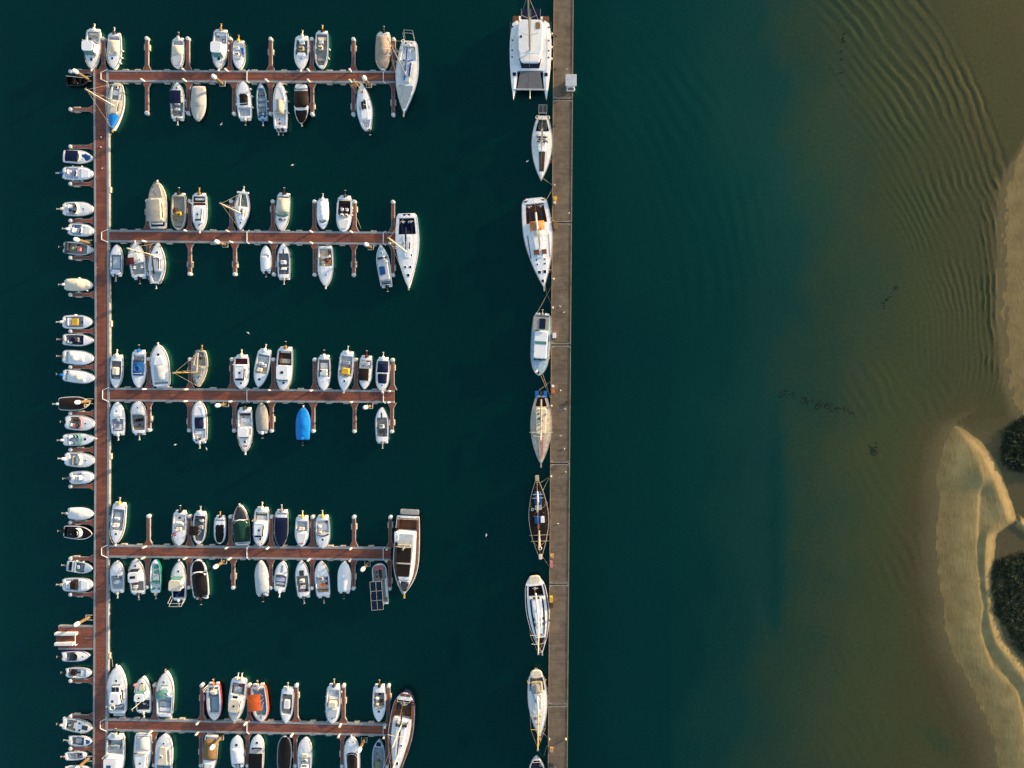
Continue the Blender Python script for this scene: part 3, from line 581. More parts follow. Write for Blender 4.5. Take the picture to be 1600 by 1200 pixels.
    def pad(s, u0, u1, w=.8, col='lgrey', dz=.0):
        us = [lerp(u0, u1, t / 6) for t in range(7)]; g = MB(); h = .10
        L_ = [(-(max(0, s.w(u) * w)), s.y(u)) for u in us]; R_ = [(max(0.01, s.w(u) * w), s.y(u)) for u in us]
        z = max(s.z(u0), s.z((u0 + u1) / 2)) + .11 + dz
        g.ext([*R_, *L_[::-1]], z - .10, z + h, .05); g.obj('deck_cushion' if col not in ('dgrey', 'grey', 'teak', 'darkbrown', 'brown') else 'deck_pad', col, s.root)
    def con(s, u=.42, v=0, w=.75, l=.6, h=.75, col='white', scr='glass', seatc='white'):
        z0 = s.zsole; o = s.blk('console', u, v, w, l, z0, z0 + h + .2, col, .12, .08)
        y = s.y(u) + l / 2; x = v * s.B / 2; g = MB(); n = 7
        g.grid([[(x + (w / 2 + .03) * math.sin(R(-75 + 150 * i / n)), y - .28 + .28 * math.cos(R(-75 + 150 * i / n)) - k * .12, z0 + h + .15 + k * .34) for i in range(n + 1)] for k in (0, 1)]); g.obj('windscreen', scr, o)
        g = MB(); cx, cy, cz = x + w * .1, s.y(u) - l / 2 - .06, z0 + h + .05
        pts = [(cx + .17 * math.cos(R(a)), cy - .05 * math.sin(R(a)), cz + .17 * math.sin(R(a))) for a in range(0, 361, 45)]; g.path(pts, .02, 5); g.obj('steering_wheel', 'black', o)
        if seatc: s.seat(u - (l / 2 + .75) / s.L, v, w * 1.05, .42, seatc)
    def scr(s, u, w=.9, h=.45, col='glass', d=.7):
        n = 9; W_ = s.w(u) * w; y = s.y(u); z = s.z(u) + .10; g = MB(); fr = []
        rows = []
        for k in (0, 1): rows.append([(W_ * (1 - .06 * k) * math.sin(R(-84 + 168 * i / n)), y + d * (math.cos(R(-84 + 168 * i / n)) - 1) + .30 - k * h * .9, z - .05 + k * h) for i in range(n + 1)])
        g.grid(rows); g.obj('windscreen', col, s.root); g = MB(); g.path(rows[1], .025, 5); g.obj('windscreen_frame', 'silver', s.root)
    def cab(s, u0, u1, w=.72, h=.55, col='white', glass='glass', wf=.72, front=.16, roofhat=None, side=True):
        """closed cabin or coachroof with a raked front screen and side windows"""
        l = (u1 - u0) * s.L; uc = (u0 + u1) / 2; z0 = s.z(u0) + .02; W_ = s.w(uc) * w * 2
        o = s.blk('cabin', uc, 0, W_, l, z0 - .1, z0 + h, col, min(.35, W_ * .2), min(.12, h * .3), wf)
        if front:
            y1 = s.y(u1) + .03; wt = W_ * wf * .5 * .9; wb = wt * .98; fl = front * 2.2; g = MB()
            g.add([(-wb, y1 + fl * .5, z0 + .02), (wb, y1 + fl * .5, z0 + .02), (wt * .94, y1 - fl * .7, z0 + h + .012), (-wt * .94, y1 - fl * .7, z0 + h + .012), (-wb, y1 - .05, z0 - .05), (wb, y1 - .05, z0 - .05)], [(0, 1, 2, 3), (0, 4, 5, 1), (0, 3, 4), (1, 5, 2)]); g.obj('windscreen', glass, o)
        if side:
            for sd in (1, -1):
                g = MB(); xa = W_ / 2 * (1 + (wf - 1) * .12) + .012; xb = W_ / 2 * (1 + (wf - 1) * .80) + .012
                ya, yb = s.y(lerp(u0, u1, .12)), s.y(lerp(u0, u1, .8)); t = .05
                g.add([(sd * xa, ya, z0 + h * .28), (sd * xb, yb, z0 + h * .28), (sd * (xb - .01), yb, z0 + h * .72), (sd * (xa - .01), ya, z0 + h * .72)], [(0, 1, 2, 3) if sd > 0 else (3, 2, 1, 0)]); g.obj('side_window', 'glass', o)
        if roofhat: g = MB(); g.rbox(0, s.y(lerp(u0, u1, .5)), roofhat, roofhat, z0 + h - .02, z0 + h + .035, .05, .01); g.obj('hatch', 'glass', o)
        return o
    def top(s, u0, u1, w=.8, h=1.45, col='white', glass='glass', roofhat=None, posts=False, wf=.9, v=0, walls='white'):
        """hardtop wheelhouse: glazed walls or posts under an overhanging roof"""
        l = (u1 - u0) * s.L; uc = (u0 + u1) / 2; z0 = s.zsole; zt = s.z(uc) + h; W_ = s.w(uc) * 2 * w; x = v * s.B / 2
        o = s.blk('hardtop', uc, v, W_, l, zt - .12, zt, col, min(.4, W_ * .2), .05, wf)
        if posts:
            g = MB()
            for sx in (-1, 1):
                for yy in (-.42, .42): g.tube((x + sx * W_ * .44, s.y(uc) + yy * l, z0), (x + sx * W_ * .42, s.y(uc) + yy * l * .95, zt - .1), .035, 6)
            g.obj('roof_posts', 'silver', o)
        else:
            g = MB(); g.rbox(x, s.y(uc) + .05, W_ * .90, l * .84, z0, zt - .55, .15, .02, wf); g.obj('wheelhouse', walls, o)
            g = MB(); g.rbox(x, s.y(uc) + .02, W_ * .86, l * .80, zt - .55, zt - .12, .15, .0, wf); g.obj('side_window', 'glass', o)
        g = MB(); y1 = s.y(u1) - .08; wt = W_ * wf * .45; zb = s.z(u1) + .12
        g.add([(x - wt * 1.02, y1 + .42, zb), (x + wt * 1.02, y1 + .42, zb), (x + wt, y1, zt - .13), (x - wt, y1, zt - .13)], [(0, 1, 2, 3)]); g.obj('windscreen', glass, o)
        if roofhat: g = MB(); g.rbox(x, s.y(uc), roofhat, roofhat, zt - .01, zt + .04, .05, .01); g.obj('hatch', 'glass', o)
    def bim(s, u0, u1, w=.85, h=1.35, col='navy', v=0):
        """cloth canopy on a tube frame"""
        uc = (u0 + u1) / 2; W_ = s.w(uc) * w; zt = s.z(uc) + h; x = v * s.B / 2; n = 6; rows = []; rn = s.rn; ya, yb = s.y(u0), s.y(u1)
        for i in range(n + 1):
            y = lerp(ya, yb, i / n); sag = -.05 * abs(math.sin(i * math.pi / 3)) 
            rows.append([(x + W_ * t, y, zt + .12 * (1 - t * t) - .08 * abs(2 * i / n - 1) ** 2 + sag + rn.uniform(-.012, .012)) for t in (-1, -.66, -.33, 0, .33, .66, 1)])
        g = MB(); g.grid(rows); g.grid([[(p[0], p[1], p[2] - .03) for p in r] for r in rows], flip=True); o = g.obj('canopy', col, s.root, smooth=True)
        g = MB(); z0 = s.zs
        for y in (ya + .05, (ya + yb) / 2, yb - .05):
            ym = (ya + yb) / 2
            for sx in (-1, 1): g.tube((x + sx * W_, lerp(ym, y, .35), z0), (x + sx * W_ * .98, y, zt - .06), .025, 5)
        g.obj('canopy_frame', 'silver', o)
    def cov(s, u0=.0, u1=.97, h=.45, col='white', lon=None, over=.03, name='tarpaulin'):
        """fitted cloth cover over the hull"""
        n = 14; rows = []; rn = s.rn; lon = lon or [(0, .45), (.3, .9), (.5, 1), (.75, .5), (1, .12)]; sd = rn.uniform(0, 99)
        for i in range(n + 1):
            t = i / n; u = lerp(u0, u1, t); W_ = max(.03, s.w(u) + over); y = s.y(u); k = interp(t, lon) * h; z = s.z(u) + .05; r = []
            for v in (-1.02, -1, -.78, -.5, -.22, 0, .22, .5, .78, 1, 1.02):
                zz = z + k * (1 - abs(v) ** 2.2) + (.07 * noise.noise((v * 2 + sd, u * 9, 1)) + .03 * math.sin(u * 40 + v * 3)) * (abs(v) < .9) if abs(v) <= 1 else z - .22
                r.append((W_ * v, y, zz))
            rows.append(r)
        a = rows[0]; rows.insert(0, [(p[0], p[1] - .03, max(.15, s.z(u0) - .18)) for p in a]); a = rows[-1]; rows.append([(p[0], p[1] + .03, s.z(u1) - .15) for p in a])
        g = MB(); g.grid(rows); g.obj(name, col, s.root, smooth=True)
    def lid(s, u0, u1, w=.8, h=.25, col='navy', name='cover', over=0):
        """cloth stretched over part of the boat inside the gunwale"""
        n = 8; rows = []; sd = s.rn.uniform(0, 99)
        for i in range(n + 1):
            u = lerp(u0, u1, i / n); W_ = s.w(u) * w; y = s.y(u); e = math.sin(math.pi * min(1, max(0, i / n))) ** .5
            rows.append([(W_ * v, y, s.z(u) + .06 + (h * (1 - v * v) + .05 * noise.noise((v * 2 + sd, u * 9, 2))) * (.35 + .65 * e) - (.0 if abs(v) < 1 else .04)) for v in (-1, -.8, -.5, -.2, .0, .2, .5, .8, 1)])
        rows.insert(0, [(p[0], p[1] - .02, s.z(u0) - .1) for p in rows[0]]); rows.append([(p[0], p[1] + .02, s.z(u1) - .1) for p in rows[-1]])
        g = MB(); g.grid(rows); g.obj(name, col, s.root, smooth=True)
    def mot(s, v=0, col='white', leg='silver', k=1.0, up=True, plat=True):
        y0 = s.y(0); x = v * s.B / 2; z = s.z(0)
        g = MB(); g.rbox(x, y0 - .22 * k, .46 * k, .66 * k, z - .15, z + .22 * k, .16, .03); g.rbox(x, y0 - .20 * k, .40 * k, .58 * k, z + .22 * k, z + .36 * k, .15, .08)
        o = g.obj('outboard_motor', col, s.root)
        g = MB(); q = (x, y0 - 1.12 * k, z - .02) if up else (x, y0 - .55 * k, -.3)
        g.tube((x, y0 - .45 * k, z), q, .11 * k, 7, .07 * k); g.rbox(x, q[1] + .04, .09, .34, q[2] - .2, q[2] + .08, .04, .02); g.obj('motor_leg', leg, o)
        g = MB()
        for a in (30, 150, 270): g.tube((x, q[1] - .1, q[2]), (x + .17 * math.cos(R(a)), q[1] - .14, q[2] + .17 * math.sin(R(a))), .045, 5, .06)
        g.obj('propeller', 'silver' if leg != 'tan' else 'tan', o)
        if plat:
            for sd in (-1, 1):
                xx = sd * (s.w(0) * .62); 
                if abs(xx - x) > .3 * k: g = MB(); g.rbox(xx, y0 - .14, s.w(0) * .62, .42, z * .35, z * .75, .12, .05); g.obj('swim_platform', 'white', s.root)
    def plat(s, l=.8, w=.85, col='white', z=.35):
        g = MB(); g.rbox(0, s.y(0) - l / 2 + .05, s.w(0) * 2 * w, l, z - .12, z, .2, .03, .94 if 0 else 1); g.obj('swim_platform', col, s.root)
    def rail(s, u0=.55, h=.42, u1=.985, col='wire', inset=.93, r=.022):
        g = MB(); n = 9
        for sd in (-1, 1):
            pts = [(sd * s.w(lerp(u0, u1, i / n)) * inset, s.y(lerp(u0, u1, i / n)), s.z(lerp(u0, u1, i / n)) + h * ss(0, .18, i / n)) for i in range(n + 1)]; g.path(pts, r, 5)
            for i in range(2, n + 1, 2): p = pts[i]; g.tube(p, (p[0], p[1], s.z(u0)), r * .8, 4)
        a = s.w(u1) * inset; g.tube((-a, s.y(u1), s.z(u1) + h), (a, s.y(u1), s.z(u1) + h), r, 5); g.obj('bow_rail', col, s.root)
    def sprit(s, l=.5, col='white'):
        g = MB(); g.rbox(0, s.y(1) + l * .3, .26, l, s.z(1) - .12, s.z(1) + .02, .08, .02); g.obj('bow_roller', col, s.root)
        g = MB(); g.tube((0, s.y(1) + l * .8, s.z(1) - .15), (0, s.y(1) + l * .1, s.z(1) + .06), .04, 5); g.tube((-.16, s.y(1) + l * .8, s.z(1) - .2), (.16, s.y(1) + l * .8, s.z(1) - .2), .04, 5); g.obj('anchor', 'wire', s.root)
    def fen(s, *us):
        for u in us:
            sd = 1 if u > 0 else -1; u = abs(u); x = sd * (s.w(u) + .10); g = MB(); g.tube((x, s.y(u), .1), (x, s.y(u), .62), .12, 8); g.ball((x, s.y(u), .62), .12, .12, .08, 8, 4); g.obj('fender', 'offwhite', s.root)
    def ring(s, u, v, col='red', rr=.3, z=.12):
        g = MB(); c = (v * s.B / 2, s.y(u), s.z(u) + z); g.path([(c[0] + rr * math.cos(R(a)), c[1] + rr * math.sin(R(a)), c[2]) for a in range(0, 361, 30)], .075, 6); g.obj('life_ring', col, s.root)
    def arch(s, u, h=1.6, w=.9, col='silver', l=.0):
        g = MB(); W_ = s.w(u) * w; y = s.y(u); z = s.z(u)
        g.path([(-W_, y, z), (-W_ * .92, y - l, z + h), (W_ * .92, y - l, z + h), (W_, y, z)], .035, 6); g.obj('roll_bar', col, s.root)
    def mast(s, u, h, spr=(.45, .72), v=0, col='wire', r=.10, stays=True, rake=0, parent=None, ls=None):
        z0 = s.z(u) + .1; x = v * s.B / 2; y = s.y(u); top = (x, y - rake, h); g = MB(); g.tube((x, y, z0), top, r, 8, r * .75); o = g.obj('mast', col, s.root)
        for k, t in enumerate(spr):
            z = lerp(z0, h, t); hw = s.B * (.34 - .07 * k); g = MB(); yy = y - rake * t; g.tube((x - hw, yy - .18, z), (x, yy, z), .04, 5); g.tube((x + hw, yy - .18, z), (x, yy, z), .04, 5); g.obj('spreader', col, o)
        if stays:
            g = MB(); zt = h * .97
            g.tube((0, s.y(.985), s.z(1) + .05), (x, y - rake, zt), .022, 4); g.tube((0, s.y(.01), s.z(0) + .05), (x, y - rake, zt), .016, 4)
            for sd in (-1, 1):
                t = spr[0] if spr else .5; hw = s.B * .34; zz = lerp(z0, h, t)
                g.path([(sd * s.w(u - .03) * .92, s.y(u - .03), s.z(u)), (x + sd * hw, y - rake * t - .18, zz), (x, y - rake, zt)], .016, 4)
            g.obj('rigging', 'wire', o)
        g = MB(); g.rbox(x, y - rake, .3, .3, h, h + .06, .05, .02); g.tube((x, y - rake, h), (x + .3, y - rake - .3, h + .25), .02, 4); g.obj('masthead', 'wire', o)
    def boom(s, u0, u1, z=1.5, col='wire', sail=None, v=0, v1=None):
        v1 = v if v1 is None else v1; zz = s.zs + z; g = MB(); p = (v * s.B / 2, s.y(u0), zz); q = (v1 * s.B / 2, s.y(u1), zz + .05); g.tube(p, q, .075, 7); o = g.obj('boom', col, s.root)
        if sail:
            g = MB(); p = Vector(p) + Vector((0, 0, .12)); q = Vector(q) + Vector((0, 0, .16)); n = 8; rows = []
            for i in range(n + 1):
                t = i / n; c = p.lerp(q, t); rr = .17 * (1 - .45 * abs(2 * t - .5) ** 2 * .6) + .02 * math.sin(i * 2.1)
                rows.append([(c.x + rr * math.cos(R(a)), c.y, c.z + rr * 1.2 * math.sin(R(a))) for a in range(0, 361, 60)])
            g.grid(rows); g.obj('furled_sail', sail, o, smooth=True)
    def life(s, u0=.03, u1=.96, h=.55, inset=.95):
        """guard wires round a yacht deck"""
        g = MB(); n = 12
        for sd in (-1, 1):
            pts = [(sd * s.w(lerp(u0, u1, i / n)) * inset, s.y(lerp(u0, u1, i / n)), s.z(lerp(u0, u1, i / n)) + h) for i in range(n + 1)]; g.path(pts, .016, 4)
            for p in pts[::2]: g.tube(p, (p[0], p[1], s.zs), .018, 4)
        g.tube((-s.w(u1) * inset, s.y(u1), s.z(u1) + h), (s.w(u1) * inset, s.y(u1), s.z(u1) + h), .03, 5); g.obj('guard_rail', 'silver', s.root)
    def stripe(s, u0, u1, v0, v1, col='glass', w=.16, dz=.12, name='deck_window'):
        g = MB(); a = (v0 * s.B / 2, s.y(u0)); b = (v1 * s.B / 2, s.y(u1)); z = max(s.z(u0), s.z(u1)) + dz; d = Vector((b[0] - a[0], b[1] - a[1])); l = d.length
        g.rbox((a[0] + b[0]) / 2, (a[1] + b[1]) / 2, w, l, z - .06, z, .05, .01, 1, math.atan2(d.y, d.x) - math.pi / 2); g.obj(name, col, s.root)
    def solar(s, u, v, w, l, z=1.6, col='solarblue', nx=2, ny=3, posts=True, name='solar_panel'):
        x = v * s.B / 2; zz = s.zs + z; o = s.blk(name, u, v, w, l, zz - .05, zz, col, .03, .01)
        g = MB(); y = s.y(u)
        for i in range(nx + 1): xx = x - w / 2 + w * i / nx; g.tube((xx, y - l / 2, zz + .015), (xx, y + l / 2, zz + .015), .035, 4)
        for i in range(ny + 1): yy = y - l / 2 + l * i / ny; g.tube((x - w / 2, yy, zz + .015), (x + w / 2, yy, zz + .015), .035, 4)
        if posts:
            for sx in (-1, 1):
                for sy in (-.8, .8): g.tube((x + sx * w * .4, y + sy * l / 2, s.zs), (x + sx * w * .45, y + sy * l / 2, zz), .03, 5)
        g.obj('panel_frame', 'silver', o)
    def side(s, u0, u1, f0, f1, sd=0, col='teak', dz=.035, name='side_deck'):
        """deck strip that follows the outline of the hull, between two fractions of the half beam"""
        for k in ((1, -1) if sd == 0 else (sd,)):
            g = MB(); us = [lerp(u0, u1, i / 16) for i in range(17)]
            zz = lambda u, f: s.z(u) + dz + .10 * (1 - f) 
            g.grid([[(k * s.w(u) * f1, s.y(u), zz(u, f1) - .03), (k * s.w(u) * f1, s.y(u), zz(u, f1)), (k * s.w(u) * f0, s.y(u), zz(u, f0)), (k * s.w(u) * f0, s.y(u), zz(u, f0) - .03)] for u in us], flip=k < 0); g.obj(name, col, s.root)
    def wheel(s, u, v=0, rr=.4):
        g = MB(); c = (v * s.B / 2, s.y(u), s.zsole + .9); g.path([(c[0] + rr * math.cos(R(a)), c[1], c[2] + rr * math.sin(R(a))) for a in range(0, 361, 30)], .03, 5)
        for a in (0, 60, 120): g.tube((c[0] - rr * math.cos(R(a)), c[1], c[2] - rr * math.sin(R(a))), (c[0] + rr * math.cos(R(a)), c[1], c[2] + rr * math.sin(R(a))), .015, 4)
        o = g.obj('steering_wheel', 'silver', s.root); g = MB(); g.rbox(c[0], c[1] + .12, .25, .2, s.zsole, s.zsole + .9, .06, .04); g.obj('wheel_pedestal', 'white', o)
    def clut(s, u0=.1, u1=.4, n=6, cols=('wire', 'navy', 'offwhite', 'dgrey'), z=None):
        """loose gear lying about: coils, boxes, bags"""
        for i in range(n):
            u = s.rn.uniform(u0, u1); v = s.rn.uniform(-.6, .6) * s.w(u) / (s.B / 2); k = s.rn.uniform(.18, .42); zz = s.zsole if z is None else s.z(u) + z; g = MB(); g.rbox(v * s.B / 2, s.y(u), k, k * s.rn.uniform(.6, 1.4), zz, zz + k * .6, .06, .05, 1, s.rn.uniform(0, 3)); g.obj('deck_gear', cols[i % len(cols)], s.root)
    def rim(s, col='navy', h=.10):
        for sd in (-1, 1):
            g = MB(); us = [i / 20 for i in range(21)]
            g.grid([[(sd * (s.w(u) + .025), s.y(u), s.z(u) - h), (sd * (s.w(u) + .05), s.y(u), s.z(u) + .02), (sd * (s.w(u) - .06), s.y(u), s.z(u) + .035)] for u in us], flip=sd < 0); g.obj('rub_rail', col, s.root)
    def tubes(s, col='white'):
        """inflatable side tubes"""
        for sd in (-1, 1):
            g = MB(); rows = []
            for i in range(15):
                u = -.04 + 1.0 * i / 14; x = sd * max(.12, s.w(max(0, u)) - .2); rr = .24 * (1 if i > 1 else .35 + .35 * i)
                rows.append([(x + rr * math.cos(R(a)), s.y(u) , s.zs + rr * math.sin(R(a))) for a in range(0, 361, 45)])
            g.grid(rows, flip=True); g.obj('inflated_tube', col[0 if sd < 0 else 1] if isinstance(col, tuple) else col, s.root, smooth=True)
# ---------------------------------------------------------------- the boats, one call each (pixels: stern, bow, beam)
GR = {'1u':('above the top arm','boats above the top arm'),'1d':('below the top arm','boats below the top arm'),'2u':('above the second arm','boats above the second arm'),'2d':('below the second arm','boats below the second arm'),
 '3u':('above the third arm','boats above the third arm'),'3d':('below the third arm','boats below the third arm'),'4u':('above the fourth arm','boats above the fourth arm'),'4d':('below the fourth arm','boats below the fourth arm'),
 '5u':('above the fifth arm','boats above the fifth arm'),'5d':('below the fifth arm','boats below the fifth arm'),'L':('left of the walkway','boats moored left of the walkway'),'Q':('along the quay','boats moored along the quay')}
def mk(kind, cat):
    def f(g, label, st, bw, beam, **k):
        return Boat(cat, kind, f'{label} {GR[g][0]}', st, bw, beam, group=GR[g][1], **k)
    return f
mb = mk('motorboat', 'motorboat'); ob = mk('open_boat', 'open boat'); cc = mk('cabin_cruiser', 'cabin cruiser'); sb = mk('sailboat', 'sailboat'); rib = mk('inflatable_boat', 'inflatable boat')
# --- above the top arm
cc('1u','white flybridge cruiser with boxy hardtop and dark hatch, leftmost',(146,47),(143,108),23.5,shape='C',ck=(.04,.36),sole='lgrey',f=[('top',.36,.62,.78,1.55,'white','tealglass'),('cab',.60,.70,.6,.25,'white','glass'),('hat',.76,0,.5),('rail',.5),('sprit',),('bench',.09,'cream'),('mot',.1,'cream','cream',.9),('clut',.1,.3,5),('arch',.34,1.5,.8)])
mb('1u','white cuddy boat with cream cockpit cover and black motor',(178.5,53.5),(177.5,108),21.5,shape='M',ck=(.06,.2),f=[('lid',.18,.56,.86,.35,'cream'),('scr',.6,.8,.3,'lgrey'),('hat',.70,-.15,.4),('rail',.5),('mot',0,'dgrey','silver'),('fen',.45,.65,.8)])
mb('1u','white round bowed boat with cream cover over its console',(278.5,61),(277,107.5),20,shape='R',ck=(.05,.26),f=[('lid',.22,.55,.92,.4,'cream'),('pad',.55,.9,.8,'lgrey'),('mot',0,'silver','dgrey'),('rail',.6,.3)])
cc('1u','white pilothouse boat with tall roof and blue hatch, fourth from left',(345,48),(341.5,108),24,shape='C',ck=(.04,.34),f=[('top',.38,.66,.74,1.55,'white','tealglass'),('hat',.74,0,.5),('rail',.55),('bench',.08,'white'),('mot',0,'drybrown','tan'),('fen',.3,.5),('sprit',)])
ob('1u','small white open boat with blue seat and gold motor',(373,65.5),(373.5,108.5),20,shape='M',ck=(.06,.58),sole='white',f=[('con',.44,-.25,.75,.6,.6,'white'),('seat',.34,.6,.5,.7,'blue'),('mot',0,'yellow','tan'),('scr',.62,.6,.25,'lgrey')])
ob('1u','white boat with grey cockpit, white console and pointed bow sprit',(472.3,58),(470,109),22.5,shape='C',ck=(.10,.55),sole='grey',f=[('con',.36,0,.9,.7,.75,'sand'),('blk','bow_seat',.54,0,1.5,.6,.5,1.0,'white',.25,.08),('hat',.66,0,.26),('sprit',),('mot',0,'cream','cream'),('rail',.6)])
ob('1u','sand grey open workboat with small cream console and brown motor',(503.5,50),(501.3,107),21.5,shape='R',ck=(.05,.92),sole='sandgrey',gun=.2,f=[('con',.44,-.1,.75,.7,.8,'cream'),('bench',.17,'cream',.5),('bench',.75,'sandgrey',.5,.8),('mot',0,'darkbrown','yellow'),('fen',.45,.7)])
mb('1u','white boat under a full beige tarpaulin with black motor',(599.5,52),(597.5,110),23.5,shape='R',ck=(0,0),f=[('cov',.08,.95,.75,'beige',[(0,.5),(.2,.95),(.52,1),(.6,.45),(1,.12)],-.03),('mot',0,'black','dgrey'),('rail',.7,.3),('bench',.02,'offwhite',.3,.9,.95)])
s=sb('1u','large pale sailboat with dark blue hull and steel stern arch',(640,64),(631,177),35,shape='S',hull='deepblue',deck='offwhite',sole='white',ck=(.07,.27),gun=.45,f=[('cab',.28,.58,.46,.4,'lgrey','lgrey',.7,.3),('mast',.50,16.2,(.42,.68),0),('boom',.14,.49,1.2,'offwhite','deepblue'),('life',),('arch',.01,1.9,.8,'silver',.7),('arch',-.03,1.9,.8,'silver',.7),('wheel',.13,.1),('stripe',.32,.50,.30,.26,'deepblue',.35,.48),('stripe',.34,.56,-.12,-.12,'blue',.25,.50,'dodger'),('bench',.1,'offwhite'),('hat',.68,0,.5),('sprit',.8,'wire'),('ring',.03,-.5,'offwhite',.3,.6),('clut',.02,.07,4,('offwhite','dgrey'),.2),('pad',.62,.93,.78,'bluegrey',-.06),('scr',.30,.5,.5,'blue')])
# --- below the top arm
sb('1d','small cream sailboat with bright blue bow tarpaulin beside the walkway',(183.5,129.5),(176,203),26,shape='O',deck='cream',sole='lgrey',ck=(.06,.36),gun=.38,f=[('cab',.38,.66,.5,.35,'cream','sand',.8,.2),('stripe',.40,.62,-.55,-.52,'brown',.22,.06),('stripe',.40,.62,.38,.38,'darkbrown',.2,.30),('lid',.68,.985,.86,.3,'brightblue','tarpaulin'),('mast',.50,9.0,(.6,),0,'cream',.09),('hat',.10,.0,.4),('blk','locker',.22,0,1.1,.9,.6,1.0,'lgrey'),('stripe',.1,.36,.5,.5,'offwhite',.3,.2,'cockpit_seat'),('stripe',.1,.36,-.5,-.5,'offwhite',.3,.2,'cockpit_seat'),('sprit',.5,'yellow'),('life',.05,.95,.45)])
mb('1d','white boat with skewed navy canopy and sand cockpit, leftmost motorboat',(277.5,185),(277,128),22,shape='M',sole='sandgrey',ck=(.05,.45),f=[('bim',.36,.72,.80,.9,'navy'),('hat',.83,0,.3),('mot',0,'dgrey','silver'),('fen',.2,.5),('con',.42,0,.8,.6,.7,'white'),('rail',.6)])
mb('1d','fully covered grey tarpaulin boat whose sharp bow points down',(310.5,135),(309.3,190),22.5,shape='M',hull='navy',deck='lgrey',ck=(0,0),f=[('cov',.0,.99,.42,'palegrey',[(0,.35),(.25,.75),(.5,1),(.55,.55),(1,.1)])])
mb('1d','white boat with round black cockpit cover beside a finger',(383,185),(379.5,127.5),23,shape='R',ck=(.06,.30),sole='lgrey',f=[('lid',.36,.68,.62,.5,'black'),('scr',.66,.74,.35,'lgrey'),('arch',.36,.9,.95,'white'),('mot',0,'silver','dgrey'),('rail',.6),('fen',.3,.6,.8)])
ob('1d','narrow pale blue rowing boat with four benches and blue stern',(410.5,187),(407,129.5),16.5,shape='M',hull='lgrey',deck='paleblue',sole='skyblue',ck=(.08,.86),gun=.14,f=[('bench',.72,'grey',.65,.8),('bench',.55,'bluegrey',.5,.9),('bench',.40,'bluegrey',.5,.9),('bench',.24,'grey',.4,.9),('seat',.10,.5,.4,.5,'deepblue'),('seat',.10,-.5,.4,.5,'deepblue'),('mot',0,'blue','silver',.85,True,False),('fen',.3,.5),('clut',.14,.22,3)])
mb('1d','long white boat with sand console canopy and twin dark motors',(438.5,201),(437.3,128),22,shape='M',sole='white',ck=(.06,.40),f=[('lid',.30,.62,.55,.75,'sand','canopy'),('pad',.62,.9,.72,'offwhite'),('mot',-.3,'dgrey','silver',.95,True,False),('mot',.3,'navy','dgrey',.95,True,False),('arch',.30,1.1,1),('fen',.35,.6,.8),('rail',.55,.3),('plat',.5,.9)])
mb('1d','black hulled speedboat with brown canopy and white stern deck',(470.5,134),(471.5,195),24,shape='M',hull='black',deck='offwhite',ck=(.05,.1),gun=.16,sole='black',f=[('lid',.14,.56,.95,.55,'darkbrown','canopy'),('lid',.62,.95,.86,.12,'black'),('rim','black'),('blk','sunpad',.03,0,2.0,.75,.8,1.05,'offwhite',.2),('scr',.60,.96,.3,'white'),('arch',.13,.8,1,'black'),('rail',.8,.15),('sprit',.3,'silver')])
sb('1d','slim white sailboat with four dark coachroof windows near right end',(573.5,202.5),(564.5,128.5),25,shape='O',deck='white',ck=(.04,.20),gun=.45,sole='white',f=[('cab',.22,.64,.48,.28,'white',None,.7,0),('mast',.78,6.6,(.7,),.0,'yellow',.07),('stripe',.42,.58,-.14,-.14,'darkbrown',.42,.42),('stripe',.42,.50,.18,.18,'green',.42,.42),('stripe',.52,.60,.18,.18,'glass',.42,.42),('hat',.79,0,.4),('mot',.3,'dgrey','black',.8,True,False),('stripe',.42,.5,.6,.6,'glass',.12,.1),('stripe',.42,.5,-.55,-.55,'glass',.12,.1),('blk','tiller',.1,0,.08,1.1,.9,.98,'teak',.03,.01)])
# --- left of the walkway
ob('L','dark low boat with thin white rails beside the topmost pile',(103,126.3),(138,126.3),15,shape='M',hull='black',deck='black',sole='black',ck=(.05,.8),f=[('rim','dgrey'),('bench',.35,'darkbrown'),('bench',.65,'darkbrown'),('stripe',.02,.98,-.98,-.5,'offwhite',.06,.08,'side_rail')])
mb('L','blue decked speedboat with navy canopy',(99,244),(144.7,246.5),20.5,shape='M',deck='white',ck=(.05,.14),sole='grey',f=[('bim',.14,.56,.84,.65,'navy'),('lid',.58,.95,.78,.06,'deepblue','deck_cushion'),('scr',.58,.9,.3,'silver'),('bench',.07,'grey',.5)])
mb('L','white console boat with navy and white motor, second boat from top',(99,270.5),(145.5,271.5),21.5,shape='R',sole='white',ck=(.07,.5),f=[('con',.42,0,1.2,.7,.6,'lilac','navy','lilac'),('mot',0,'deepblue','white',1.1),('pad',.62,.88,.7,'white'),('fen',.3,-.3,-.6,.6),('clut',.1,.3,3)])
mb('L','white cuddy boat with curved cream screen above two smaller boats',(99.3,326.5),(146,326.5),22.5,shape='R',sole='lgrey',ck=(.08,.48),f=[('scr',.52,.84,.4,'cream'),('hat',.68,0,.24),('seat',.40,.4,.5,.5,'dgrey'),('bench',.12,'white'),('mot',0,'cream','cream'),('con',.42,-.35,.6,.5,.6,'cream'),('rail',.55,.3)])
mb('L','small white boat with round white seat area and one navy cushion',(108,358),(147,361),20,shape='R',sole='paleblue',ck=(.07,.5),f=[('con',.48,.1,.9,.6,.6,'white'),('blk','cushion',.28,-.5,.5,.4,.5,.8,'deepblue'),('mot',0,'white','lgrey'),('pad',.64,.88,.7,'offwhite')])
